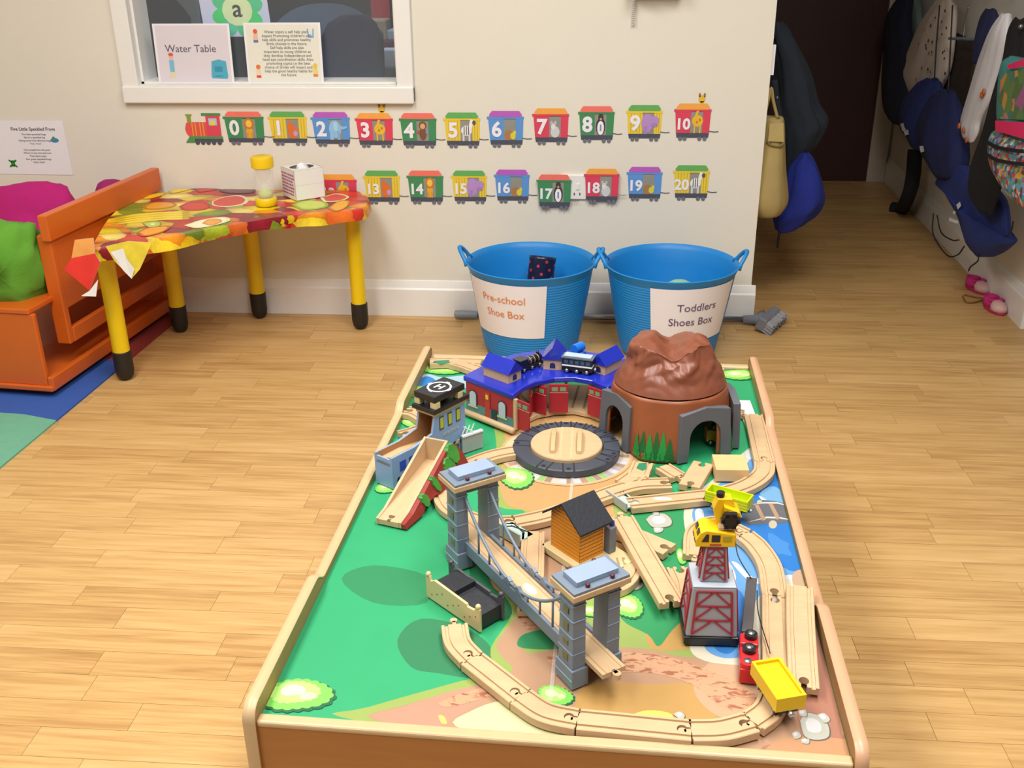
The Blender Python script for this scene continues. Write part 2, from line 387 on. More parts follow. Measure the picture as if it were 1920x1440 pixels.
def bush(px, py, w, h, seed=0):
    r = random.Random(seed); mb = MB(); P = pxl(px, py); A = pxl(px+w/2, py); B = pxl(px, py-h/2)
    rx, ry = abs(A[0]-P[0]), abs(B[1]-P[1]); ms = []
    for k, (c, s, dx, dy) in enumerate((('#17663c', 1.02, .05, -.10), ('#7fd657', .96, 0, 0), ('#b7ee7a', .68, -.1, .12), ('#e8fbc0', .34, -.2, .22), ('#e2f8b4', .22, .35, -.05))):
        LAY[0] += .25
        o = []
        for i in range(108):
            a = 2*PI*i/108; q = 1+.085*abs(math.sin(9*a+seed))+.10*math.sin(2*a+seed)+.05*math.sin(3*a+2*seed)+.05*r.random()*(k > 1)
            o.append((P[0]+rx*(dx+s*q*math.cos(a)), P[1]+ry*(dy+s*q*math.sin(a))))
        tri_poly(mb, o, ZM+.00002*LAY[0], k); ms.append(plain(ink(c, .9), .55, var=.05))
    return mb.build('printed_bush', ms, bd, fixn=False)
def rock(pts, seed=0, n=3):
    """printed boulder with an outline, a light body and a highlight"""
    mb = MB(); ms = []; w = [pxl(*q) for q in pts]; w = [(q.x, q.y) for q in spline([Vector((a, b, 0)) for a, b in w+[w[0]]], 5)][:-1]
    cx = sum(a for a, b in w)/len(w); cy = sum(b for a, b in w)/len(w)
    for c, s, dx, dy in (('#6c6a5c', 1.07, .0006, -.0008), ('#d3d1c2', 1, 0, 0), ('#f2f0f2', .55, -.0012, .002)):
        LAY[0] += .25
        tri_poly(mb, [(cx+(a-cx)*s+dx, cy+(b-cy)*s+dy) for a, b in w], ZM+.00002*LAY[0], len(ms)); ms.append(plain(ink(c, .8), .55, var=.04))
    return mb.build('printed_rock', ms, bd, fixn=False)
# ---------------------------------------------------------------- the printed landscape
printed('printed_dark_green', [[(745, 1200), (790, 1160), (880, 1180), (930, 1230), (900, 1270), (820, 1262), (770, 1250)], [(640, 1085), (700, 1060), (800, 1080), (800, 1130), (700, 1130)], [(880, 1065), (905, 1040), (960, 1090), (955, 1160), (900, 1150)]], ['#2b8f5c', '#279a5f', '#1c8450'])  # patches of darker green in the board print
YG, TAN, PINK, PALE = '#a9c060', '#d9a85c', '#cfa07c', '#f1efb4'
# path system: yellow-green verge, tan ground, pinkish road
printed('printed_verge', [
    [(905, 770), (960, 765), (1100, 740), (1180, 760), (1230, 870), (1260, 900), (1200, 990), (1200, 1080), (1235, 1130), (1270, 1080), (1310, 1230), (1450, 1260), (1500, 1330), (1480, 1420), (1000, 1400), (640, 1345), (690, 1326), (860, 1278), (925, 1260), (920, 1215), (960, 1150), (940, 1110), (918, 1085), (905, 1040), (930, 1000), (985, 960), (935, 950), (910, 905), (930, 850), (925, 800)],
    ], [YG])
printed('printed_ground', [
    [(940, 775), (1000, 762), (1120, 750), (1180, 790), (1195, 860), (1165, 905), (1150, 960), (1190, 1010), (1160, 1060), (1110, 1070), (1060, 1090), (1040, 1070), (960, 1080), (950, 1112), (925, 1100), (915, 1060), (935, 1010), (1000, 965), (950, 945), (935, 895), (950, 850), (945, 810)],
    ], ['#dfae6e'])
printed('printed_path', [
    [(1010, 985), (1060, 975), (1140, 985), (1120, 1060), (1060, 1100), (1100, 1130), (1020, 1175), (985, 1195), (990, 1225), (1060, 1215), (1200, 1215), (1290, 1232), (1420, 1225), (1600, 1180), (1640, 1440), (1180, 1440), (1000, 1400), (700, 1350), (760, 1322), (890, 1285), (960, 1258), (940, 1230), (932, 1205), (965, 1160), (975, 1130), (955, 1090), (985, 1040)],
    [(700, 1345), (760, 1325), (870, 1290), (920, 1300), (860, 1340), (800, 1370)],
    ], [PINK, '#d6a184'])
printed('printed_field', [
    [(1078, 1330), (1090, 1290), (1140, 1278), (1220, 1283), (1300, 1285), (1345, 1350), (1300, 1390), (1100, 1370)],
    [(1160, 1070), (1215, 1060), (1300, 1120), (1340, 1200), (1300, 1215), (1220, 1215), (1205, 1150)],
    [(855, 1362), (880, 1335), (945, 1315), (1010, 1345), (1080, 1372), (1000, 1400)],
    [(1180, 1345), (1215, 1332), (1260, 1340), (1250, 1365), (1190, 1368)],
    [(822, 1342), (832, 1343), (838, 1356), (828, 1356)],
    [(1345, 1232), (1420, 1240), (1440, 1290), (1420, 1330), (1350, 1345), (1300, 1290)],
    ], [TAN, TAN, PALE, '#e6f06c', '#efe878', '#dfb68e'])
printed('printed_grass', [
    [(1130, 985), (1190, 960), (1290, 930), (1330, 960), (1310, 1080), (1320, 1120), (1262, 1180), (1235, 1212), (1215, 1190), (1165, 1160), (1165, 1110), (1200, 1075), (1190, 1020)],
    [(970, 1210), (985, 1188), (1050, 1178), (1080, 1195), (1060, 1215), (1000, 1217)],
    [(1165, 900), (1195, 880), (1225, 872), (1280, 860), (1260, 905), (1200, 905)],
    ], ['#2aa561', '#27955a', '#1f9a5b'])
def streaky():
    m = bpy.data.materials.new('streaked_path_print'); m.use_nodes = True; nt = m.node_tree; N = nt.nodes; L = nt.links; b = N['Principled BSDF']; b.inputs['Roughness'].default_value = .6
    tc = N.new('ShaderNodeTexCoord'); mp = N.new('ShaderNodeMapping'); mp.inputs['Scale'].default_value = (45, 105, 1); mp.inputs['Rotation'].default_value = (0, 0, .22); L.new(tc.outputs['Object'], mp.inputs[0])
    n = N.new('ShaderNodeTexNoise'); n.inputs['Scale'].default_value = 1.3; n.inputs['Detail'].default_value = 5; n.inputs['Distortion'].default_value = .8; L.new(mp.outputs[0], n.inputs[0])
    cr = N.new('ShaderNodeValToRGB'); e = cr.color_ramp.elements; e[0].position = .52; e[0].color = lin('#b98e6c'); e[1].position = .60; e[1].color = lin('#94593f'); L.new(n.outputs['Fac'], cr.inputs[0]); L.new(cr.outputs[0], b.inputs['Base Color'])
    return m
STR = streaky()
for pts in ([(1030, 1228), (1130, 1222), (1230, 1228), (1300, 1246), (1400, 1290), (1425, 1325), (1360, 1330), (1300, 1285), (1220, 1262), (1120, 1262), (1050, 1255)], [(825, 1316), (880, 1296), (935, 1284), (925, 1302), (870, 1320), (835, 1326)], [(985, 1135), (1010, 1140), (1015, 1170), (990, 1180), (978, 1160)]):
    LAY[0] += 1; mb = MB(); w = [pxl(*q) for q in pts]; w = [(q.x, q.y) for q in spline([Vector((a, b, 0)) for a, b in [w[-1]]+w+[w[0], w[1]]], 4)][4:-5]
    tri_poly(mb, w, ZM+.00002*LAY[0], 0); mb.build('printed_streaks', STR, bd, fixn=False)
# river with sandy banks
printed('printed_riverbank', [[(1300, 925), (1330, 905), (1392, 850), (1415, 838), (1440, 850), (1540, 1100), (1480, 1130), (1440, 1175), (1432, 1240), (1350, 1245), (1300, 1228), (1295, 1190), (1310, 1110), (1300, 1060), (1288, 1010), (1282, 960)]], ['#efe7cf'])
printed('printed_river', [
    [(1322, 935), (1345, 910), (1400, 870), (1405, 855), (1435, 855), (1520, 1070), (1470, 1080), (1440, 1100), (1405, 1150), (1415, 1215), (1370, 1235), (1325, 1220), (1320, 1180), (1335, 1110), (1318, 1060), (1308, 1005), (1298, 960)],
    [(1375, 960), (1420, 925), (1440, 870), (1475, 930), (1515, 1050), (1480, 1070), (1430, 1030), (1390, 1000), (1360, 985)],
    [(1340, 1130), (1365, 1100), (1395, 1120), (1390, 1190), (1370, 1225), (1340, 1215), (1330, 1170)],
    [(1425, 925), (1450, 912), (1472, 930), (1468, 952), (1440, 945)],
    [(1445, 1010), (1480, 1020), (1460, 1040)], [(1440, 1000), (1462, 1010), (1485, 1042), (1450, 1030)],
    ], ['#6fb0ee', '#1f84e0', '#2f86dd', '#83bdf0', '#4597e8', '#4597e8'])
printed('printed_foam', [
    [(1372, 1055), (1385, 1058), (1410, 1082), (1450, 1085), (1480, 1078), (1510, 1085), (1500, 1092), (1470, 1086), (1440, 1095), (1405, 1090)],
    [(1352, 1040), (1372, 1062), (1380, 1085), (1368, 1095), (1356, 1070)], [(1303, 960), (1318, 958), (1322, 1000), (1312, 1010)],
    [(1422, 930), (1440, 940), (1455, 960), (1443, 955)], [(1400, 845), (1412, 848), (1408, 862), (1398, 858)]], ['#e9f3fb']*5)
# printed road bridge over the river
printed('printed_road_bridge', [
    [(1393, 968), (1408, 945), (1430, 938), (1455, 940), (1490, 950), (1500, 975), (1465, 982), (1400, 985)],
    [(1400, 980), (1438, 969), (1462, 970), (1498, 978), (1462, 973), (1438, 972)], [(1408, 947), (1432, 942), (1458, 942), (1488, 952), (1458, 945), (1432, 944.5)],
    [(1415, 948), (1422, 947), (1436, 975), (1429, 977)], [(1441, 945), (1448, 944), (1463, 973), (1456, 975)]],
    ['#6f7179', '#e9e9e6', '#e9e9e6', '#cba27c', '#cba27c'], 0)
printed('printed_post', [ell(1449, 984, 8, 8, 10), ell(1424, 942, 5, 4, 10)], ['#d8cdb0', '#d8cdb0'], 0)
printed('printed_cliff', [
    [(1500, 1110), (1560, 1090), (1640, 1440), (1450, 1440), (1430, 1400), (1500, 1390), (1495, 1330), (1530, 1280), (1525, 1180)],
    [(1430, 1420), (1470, 1385), (1570, 1385), (1590, 1395), (1595, 1430), (1500, 1440)],
    [(1525, 1110), (1540, 1110), (1575, 1230), (1590, 1330), (1580, 1380), (1568, 1300), (1552, 1200)],
    [(1487, 1075), (1510, 1070), (1520, 1100), (1490, 1100)]], ['#c2836a', '#dba071', '#cf9f77', '#d7b593'])
for pts in ([(1500, 1352), (1512, 1338), (1535, 1343), (1552, 1360), (1553, 1382), (1530, 1388), (1508, 1380)], [(1497, 1334), (1510, 1332), (1512, 1344), (1500, 1342)], [(1530, 1342), (1545, 1338), (1556, 1350), (1545, 1356)],
            [(1484, 1376), (1496, 1372), (1502, 1382), (1490, 1386)], [(1502, 1388), (1516, 1386), (1516, 1395), (1504, 1394)],
            [(1211, 975), (1222, 966), (1245, 964), (1259, 976), (1254, 987), (1225, 989)], [(1222, 960), (1232, 959), (1236, 966), (1226, 966)], [(1168, 1097), (1180, 1088), (1198, 1089), (1205, 1098), (1195, 1106), (1175, 1105)],
            [(1225, 990), (1243, 991), (1240, 998), (1228, 999)], [(1262, 1340), (1275, 1335), (1284, 1343), (1276, 1350)]):
    rock(pts)
# far-left pond and the turntable's cobbles
printed('printed_pond', [[(775, 715), (800, 702), (830, 708), (880, 705), (880, 725), (840, 735), (800, 730), (772, 735)], [(780, 718), (800, 706), (818, 716), (800, 726), (776, 731)]], ['#bfe2f4', '#2a8de2'])
cob = []; cc = []
tcx, tcy = -.0376, 1.816
r = random.Random(5)
for i in range(26):
    a0 = PI*1.02+i*PI/26*.98+.0; a1 = a0+PI/26*.9
    cob.append([(tcx+q*math.cos(a), tcy+q*math.sin(a)) for q, a in ((.107, a0), (.126, a0), (.126, a1), (.107, a1))]); cc.append(r.choice(['#e7e2ea', '#b99a86', '#c9a08a', '#a9d67f', '#c7b7c0', '#e9dcd0']))
def printed_world(name, polys, cols):
    for pts, c in zip(polys, cols):
        LAY[0] += .3; mb = MB()
        tri_poly(mb, [(tl(Vector((a, b, 0))).x, tl(Vector((a, b, 0))).y) for a, b in pts], ZM+.00002*LAY[0], 0); o = mb.build(name, plain(ink(c), .6, var=.04), bd, fixn=False)
    return o
printed_world('printed_kerb', [[(tcx+.134*math.cos(2*PI*i/48), tcy+.134*math.sin(2*PI*i/48)) for i in range(48)], [(tcx+.128*math.cos(2*PI*i/48), tcy+.128*math.sin(2*PI*i/48)) for i in range(48)]], ['#eebf86', '#f3dcb0'])
printed_world('printed_cobble', cob, cc)
for x, y, w, h, s in ((558, 1303, 118, 62, 1), (1178, 1137, 50, 44, 2), (968, 896, 62, 36, 3), (1040, 1305, 70, 34, 4), (832, 692, 80, 18, 5), (1385, 703, 70, 17, 6), (727, 915, 44, 20, 7), (782, 735, 40, 22, 8), (772, 792, 36, 18, 9), (1278, 1044, 20, 26, 10), (1108, 1147, 40, 18, 11)):
    bush(x, y, w, h, s)
a, b = Vector(pxl(1076, 872)+(0,)), Vector(pxl(1032, 1316)+(0,)); d = (b-a).normalized(); n = Vector((-d.y, d.x, 0))*.0028
MB().hexa([(v.x, v.y, ZM+.0026) for v in (a+n, b+n, b-n, a-n)], [(v.x, v.y, ZM+.0028) for v in (a+n, b+n, b-n, a-n)]).build('clear_seam_tape', glass('clear_tape', '#f4f4f2', .12, .14), bd)
# ================================================================ on the back wall
PAPER = mat('white_paper', '#eceaf0', .6, var=.02)
def wall_thing(name, label, cat, px, py, group=None, off=.0005):
    P = WL(px, py); return thing(name, label, cat, (P.x, YW-off, P.z), 0, group)
def flat(mb, pts, lay, mi=0, th=.0005):
    """thin cut-out in the wall plane; lay = paper layer counted out from the wall"""
    mb.prism(pts, -lay*.0006-th, -lay*.0006, 'xz', mi)
def txt(mb, s, x, z, size, lay, mi=0, bold=.0, align='LEFT'):
    me = text_mesh(s, size, bold, align); mb.mesh_in(me, lambda c: (x+c.x, -lay*.0006-.0002, z+c.y), mi)
E_ = lambda cx, cz, rx, rz, rot=0: ell(cx, cz, rx, rz, 14, rot)
def rect(x0, x1, z0, z1): return [(x0, z0), (x1, z0), (x1, z1), (x0, z1)]
# animals in a 1 x 1 door box: (outline, colour)
ANIM = {
 'lion': [(E_(.5, .3, .22, .3), '#e6a92e'), (E_(.5, .72, .33, .27), '#c97a1d'), (E_(.5, .72, .2, .18), '#f0c252'), (rect(.3, .42, .0, .3), '#d99a28'), (rect(.58, .7, 0, .3), '#d99a28')],
 'fox': [(E_(.5, .32, .36, .32), '#e0702c'), (E_(.35, .62, .22, .18), '#e0702c'), ([(.2, .72), (.3, .9), (.38, .74)], '#e0702c'), (E_(.66, .26, .16, .13), '#b9a0d0')],
 'elephant': [(E_(.45, .5, .42, .42), '#8fbfe4'), (rect(.08, .32, 0, .4), '#8fbfe4'), (rect(.6, .78, 0, .4), '#7fb0d8'), ([(.7, .75), (1.0, .62), (1.28, .66), (1.28, .56), (1.0, .48), (.7, .55)], '#8fbfe4'), (E_(.5, .62, .16, .22), '#a9d0ee')],
 'giraffe': [(E_(.55, .55, .4, .26), '#e8b830'), (rect(.3, .4, 0, .45), '#e8b830'), (rect(.7, .8, 0, .45), '#e8b830'), ([(.25, .6), (.42, .6), (.62, 1.0), (.45, 1.0)], '#e8b830'), (E_(.5, .5, .07, .06), '#b5801f'), (E_(.7, .6, .07, .06), '#b5801f')],
 'monkey': [(E_(.5, .34, .26, .3), '#7a5136'), (E_(.5, .74, .28, .2), '#7a5136'), (E_(.5, .7, .18, .13), '#d9a77c'), (rect(.1, .28, .35, .5), '#b9483e'), (rect(.72, .9, .35, .5), '#7f8fd0')],
 'zebra': [(E_(.5, .48, .4, .24), '#eceaea'), (rect(.2, .34, 0, .4), '#d6d4d6'), (rect(.64, .78, 0, .4), '#d6d4d6'), ([(.6, .5), (.85, .45), (1.05, .95), (.8, 1.02)], '#eceaea'), (rect(.3, .36, .3, .68), '#55535a'), (rect(.46, .52, .28, .7), '#55535a'), (rect(.62, .68, .3, .7), '#55535a'), (E_(1.06, .86, .13, .1), '#55535a')],
 'tortoise': [(E_(.42, .24, .34, .24), '#a97a50'), (E_(.72, .2, .2, .16), '#d9cf3c'), (E_(.84, .34, .11, .1), '#d9cf3c')],
 'mouse': [(E_(.5, .26, .34, .26), '#cfcfd2'), (E_(.36, .5, .17, .15), '#dedee0'), (E_(.24, .66, .1, .1), '#b9b9bd'), (E_(.52, .66, .1, .1), '#b9b9bd')],
 'penguin': [(E_(.5, .4, .36, .4), '#3a3b46'), (E_(.5, .34, .25, .32), '#f2f1ee'), (E_(.5, .82, .2, .17), '#3a3b46'), (rect(.44, .56, .2, .5), '#7d8fc4'), (E_(.5, .74, .08, .05), '#e8a23a')],
 'hippo': [(E_(.4, .5, .42, .44), '#b48ccc'), (rect(.2, .42, 0, .35), '#a57ebf'), (E_(.92, .62, .36, .2), '#b48ccc'), (E_(.95, .42, .26, .1), '#a57ebf')]}
BODY = {'green': '#3f8a58', 'yellow': '#e6c93c', 'blue': '#5b94d6', 'red': '#d9405a'}
ROOF = {'coral': '#ee7466', 'green': '#62ad5a', 'purple': '#b85cc0', 'orange': '#f0a646'}
GREY, DARK = plain('#8f8f86', .6), plain('#4a4d5c', .6)
def carriage(num, px, row, body, roof, animal, head=False, dy=0, tilt=0):
    x0, x1, yt, yb = px
    A = WL(x0, yb); B = WL(x1, yt); w, h = B.x-A.x, B.z-A.z
    lab = {'green': 'green', 'yellow': 'yellow', 'blue': 'blue', 'red': 'red'}[body]
    label = 'paper %s carriage numbered %s with a %s and %s roof' % (lab, NUMW[num], animal, roof) + (' on the upper number train' if row == 1 else ' on the lower number train')
    t = thing('train_carriage', label, 'wall decoration', (A.x, YW-(.0003 if num not in (17, 18) else .0125), A.z), 0, 'number train carriages on the wall')
    t.rotation_euler[1] = tilt
    bc = plain(BODY[body], .6, var=.05)
    m = MB(); flat(m, [(.08*w, .2*h), (.97*w, .2*h), (.99*w, .84*h), (.03*w, .84*h)], 1); m.build('body', bc, t)
    m = MB(); flat(m, rect(0, w, .78*h, .85*h), 2); m.build('eaves', bc, t)
    m = MB(); flat(m, [(.08*w, .84*h), (.93*w, .84*h), (.95*w, .9*h), (.88*w, h), (.14*w, h), (.06*w, .9*h)], 3); m.build('roof', plain(ROOF[roof], .6), t)
    m = MB(); flat(m, [(.1*w, .09*h), (.95*w, .09*h), (.97*w, .215*h), (.08*w, .215*h)], 2); m.build('chassis', DARK, t)
    for cx in (.2, .32, .72, .86): m = MB(); flat(m, [(cx*w+a, .06*h+b) for a, b in ell(0, 0, .055*w, .055*h, 12)], 3); m.build('wheel', plain('#6b6e78', .6), t)
    m = MB(); flat(m, rect(.46*w, .78*w, .22*h, .79*h), 2); m.build('doorway', GREY, t)
    if body == 'yellow':
        for k in (.14, .22, .3, .38, .84, .91): m = MB(); flat(m, rect(k*w, (k+.012)*w, .23*h, .78*h), 2); m.build('plank_line', plain('#b99a2a', .6), t)
    m = MB(); ms = []
    for pts, c in ANIM[animal]:
        flat(m, [(w*(.44+.37*a), h*(.21+.60*b)) for a, b in pts], 3+.3*len(ms), len(ms)); ms.append(plain(c, .6))
    m.build('animal', ms, t)
    if head:
        m = MB(); ms = []
        flat(m, [(w*(.72+a), h*(1.12+b)) for a, b in ell(0, 0, .09, .1, 12)], 3, len(ms)); flat(m, rect(w*.68, w*.78, h, h*1.06), 3, len(ms)); ms.append(plain('#e0b93a', .6))
        flat(m, [(w*(.66+a), h*(1.22+b)) for a, b in ell(0, 0, .03, .06, 8)], 3, len(ms)); flat(m, [(w*(.79+a), h*(1.22+b)) for a, b in ell(0, 0, .03, .06, 8)], 3, len(ms)); ms.append(plain('#9a7433', .6)); m.build('animal_head', ms, t)
    m = MB(); s = str(num); txt(m, s, (.26 if len(s) == 1 else .25)*w, .32*h, .072 if len(s) == 1 else .052, 5, 0, .035, 'CENTER'); m.build('number', PAPER, t)
    m = MB(); m.tube([(w*.96, -.002, h*.27), (w*1.1, -.002, h*.25), (w*1.22, -.002, h*.26)], .0012, 6); m.build('coupling_string', DARK, t)
    return t
NUMW = 'zero one two three four five six seven eight nine ten eleven twelve thirteen fourteen fifteen sixteen seventeen eighteen nineteen twenty'.split()
row1 = [(424, 493, 209, 272), (507, 574, 209, 273), (587, 655, 210, 275), (669, 736, 212, 277), (751, 818, 212, 278), (833, 900, 211, 278), (914, 982, 208, 277), (998, 1067, 203, 272), (1083, 1153, 199, 268), (1172, 1243, 197, 265), (1261, 1335, 194, 264)]
kinds = [('green', 'coral', 'lion'), ('yellow', 'green', 'fox'), ('blue', 'purple', 'elephant'), ('red', 'orange', 'giraffe'), ('green', 'coral', 'monkey'), ('yellow', 'green', 'zebra'), ('blue', 'purple', 'tortoise'), ('red', 'orange', 'mouse'), ('green', 'coral', 'penguin'), ('yellow', 'green', 'hippo'), ('red', 'orange', 'giraffe')]
for i, (b, k) in enumerate(zip(row1, kinds)): carriage(i, b, 1, *k, head=i in (3, 10))
row2 = {12: (601, 668, 327, 390), 13: (684, 749, 320, 383), 14: (765, 831, 320, 383), 15: (847, 913, 320, 382), 16: (927, 993, 318, 381), 17: (1006, 1072, 326, 391), 18: (1094, 1162, 315, 380), 19: (1173, 1243, 313, 377), 20: (1259, 1332, 310, 376)}
k2 = {12: ('red', 'orange', 'giraffe'), 13: kinds[1], 14: kinds[0], 15: kinds[9], 16: kinds[6], 17: kinds[8], 18: kinds[7], 19: kinds[6], 20: kinds[5]}
for i in row2: carriage(i, row2[i], 2, *k2[i])
# engine at the head of the upper train
A = WL(350, 272); B = WL(415, 212); w, h = B.x-A.x, B.z-A.z
t = thing('train_engine', 'red and green paper steam engine leading the upper number train', 'wall decoration', (A.x, YW-.0003, A.z))
m = MB(); flat(m, [(.05*w, .35*h), (.02*w, .5*h), (.06*w, .68*h), (.12*w, .72*h), (.6*w, .72*h), (.6*w, .28*h), (.1*w, .28*h)], 1); m.build('boiler', plain('#e0524e', .6), t)
for k in (.2, .28, .4, .48): m = MB(); flat(m, rect(k*w, (k+.03)*w, .28*h, .72*h), 2); m.build('boiler_band', plain('#e09a3e', .6), t)
m = MB(); flat(m, rect(.58*w, .94*w, .28*h, .92*h), 2); m.build('cab', plain('#d8455a', .6), t)
m = MB(); flat(m, rect(.65*w, .86*w, .62*h, .84*h), 3); m.build('cab_window', plain('#a9c4e0', .6), t)
m = MB(); flat(m, [(w*(.75+a), h*(.7+b)) for a, b in ell(0, 0, .07, .09, 10)], 4); m.build('driver', plain('#e8cf5a', .6), t)
m = MB(); flat(m, rect(.48*w, .97*w, .92*h, h), 3); m.build('cab_roof', plain('#4f8a4a', .6), t)
m = MB(); flat(m, [(.1*w, .7*h), (.2*w, .7*h), (.2*w, .88*h), (.24*w, .96*h), (.06*w, .96*h), (.1*w, .88*h)], 2); m.build('chimney', plain('#8a9a3a', .6), t)
m = MB(); flat(m, [(0, .08*h), (.22*w, .08*h), (.25*w, .2*h), (.97*w, .2*h), (.97*w, .28*h), (.12*w, .28*h)], 3); m.build('running_plate', plain('#4b9150', .6), t)
for k in (.3, .44, .58, .72, .87): m = MB(); flat(m, [(w*k+a, .09*h+b) for a, b in ell(0, 0, .06*w, .08*h, 12)], 2); m.build('wheel', DARK, t)
m = MB(); flat(m, rect(.2*w, .97*w, .1*h, .2*h), 1); m.build('chassis', DARK, t)
# socket behind 17 and 18
t = thing('wall_socket', 'white double socket plate half hidden by the lower train', 'socket', (WL(1076, 350).x, YW, WL(1076, 350).z))
MB().bx(-.045, .045, -.009, 0, -.045, .045).build('plate', WHITE, t, bevel=.003)
m = MB(); m.bx(.008, .02, -.012, -.008, -.008, .012); m.build('switch', WHITE, t)
m = MB(); m.bx(.0, .004, -.0095, -.008, -.03, -.02); m.bx(.02, .024, -.0095, -.008, -.03, -.02); m.build('pin_slots', plain('#3a3a3a'), t)
# frog rhyme sheet on the left
A = WL(2, 326); B = WL(138, 226); w = .268; h = .19
t = thing('rhyme_sheet', 'laminated nursery rhyme sheet with frogs taped left of the window', 'poster', (WL(8, 326).x-.002, YW-.0008, WL(8, 326).z)); hs = WL(8, 226).z-WL(8, 326).z; ws = WL(138, 326).x-WL(8, 326).x
m = MB(); flat(m, [(-.012, 0), (ws, -.002), (ws-.004, hs), (-.012, hs)], 0, th=.001); m.build('sheet', PAPER, t)
INK = plain('#3a3733', .7); m = MB(); cx = ws*.55
txt(m, 'Five Little Speckled Frogs', cx, hs*.82, .0165, 2, 0, .02, 'CENTER')
for k, s in enumerate(['Five little speckled frogs', 'Sat on a speckled log', 'Eating some most delicious bugs', 'Yum, Yum!', '', 'One jumped into the pool', 'Where it was nice and cool', 'Then there were', 'four green speckled frogs', 'Glub, Glub!']): txt(m, s, cx, hs*(.735-.058*k), .0095, 2, 0, .01, 'CENTER')
m.build('rhyme_text', INK, t)
m = MB(); flat(m, E_(ws*.83, hs*.64, .016, .009), 1); flat(m, E_(ws*.82, hs*.68, .006, .006), 2, 1); m.build('pond_picture', [plain('#3f86b8'), plain('#4c9a4a')], t)
m = MB(); flat(m, E_(ws*.17, hs*.2, .008, .013), 1)
for a, b in ((-1, 1), (1, 1), (-1, -1), (1, -1)): flat(m, E_(ws*.17+a*.009, hs*.2+b*.009, .008, .004, a*b*.6), 1)
m.build('frog_picture', plain('#2f8c3a'), t)
# second sheet cut off by the photo edge
m = MB(); P = WL(0, 325); tag(m.bx(-.1, .006, -.002, 0, 0, .19).build('paper_sheet', PAPER), 'edge of another white paper sheet at the far left of the wall', 'poster'); bpy.data.objects['paper_sheet'].location = (P.x-.018, YW-.0005, P.z)
# coiled phone lead and the phone base just above the frame
P = WL(1187, 50); Q = WL(1185, 0); L_ = .18
t = thing('wall_telephone', 'cream wall telephone with a coiled lead above the train', 'telephone', (P.x, YW, P.z))
m = MB(); m.tube([(.0045*math.cos(k*.7), -.012+.0045*math.sin(k*.7), .004+k*.00075) for k in range(230)], .0016, 6); m.build('coiled_lead', mat('lead_plastic', '#d9d5d2', .4), t, True)
m = MB(); m.bx(-.02, .16, -.07, 0, Q.z-P.z+.02, Q.z-P.z+.24); m.build('telephone_body', mat('phone_cream', '#cfc2ad', .4), t, bevel=.012)
m = MB(); m.bx(-.012, .035, -.1, -.06, Q.z-P.z+.03, Q.z-P.z+.23); m.build('handset', mat('phone_cream', '#cfc2ad', .4), t, bevel=.012)

# ---------------------------------------------------------------- notices standing on the window board
def notice(name, label, quad, lean, build):
    A, B, C = WL(*quad[0], -.02), WL(*quad[1], -.02), WL(*quad[2], -.02)
    t = thing(name, label, 'notice', (A.x, YW+.02, wz0+.001), 0, None, (math.radians(-lean), 0, 0))
    w = B.x-A.x; h = (C.z-A.z)/math.cos(math.radians(lean)); build(t, w, h); return t
def water(t, w, h):
    m = MB(); flat(m, rect(0, w, 0, h), 0, th=.001); m.build('sheet', PAPER, t)
    m = MB(); flat(m, rect(.03*w, .97*w, .03*h, .97*h), 1.8, th=.0004); m.build('mount', mat('pale_pink_paper', '#dcd3dc', .6, var=.02), t)
    m = MB(); txt(m, 'Water Table', w*.47, h*.53, .036, 4, 0, .0, 'CENTER'); m.build('title', plain('#5d5b6b', .7), t)
    m = MB(); flat(m, [(w*.82+a, h*.24+b) for a, b in ((-.028, -.03), (.026, -.032), (.03, -.024), (.026, .028), (.0, .034), (-.026, .028), (-.031, -.024))], 3.2); m.build('water_tray_picture', plain('#4fa9c4', .6), t)
    m = MB(); flat(m, rect(w*.76, w*.86, h*.2, h*.29), 4.2); flat(m, rect(w*.76, w*.86, h*.12, h*.14), 4.2); m.build('water_tray_marks', plain('#3590ae', .6), t)
    m = MB(); flat(m, E_(w*.2, h*.46, .009, .009), 3.2, 0); flat(m, E_(w*.2, h*.49, .009, .006), 3.6, 1); flat(m, rect(w*.17, w*.23, h*.2, h*.4), 3.2, 2); flat(m, rect(w*.17, w*.19, h*.1, h*.2), 3.2, 3); flat(m, rect(w*.21, w*.23, h*.1, h*.2), 3.2, 3)
    m.build('child_picture', [plain('#e8b79a'), plain('#d9584a'), plain('#7fb8d8'), plain('#e0d890')], t)
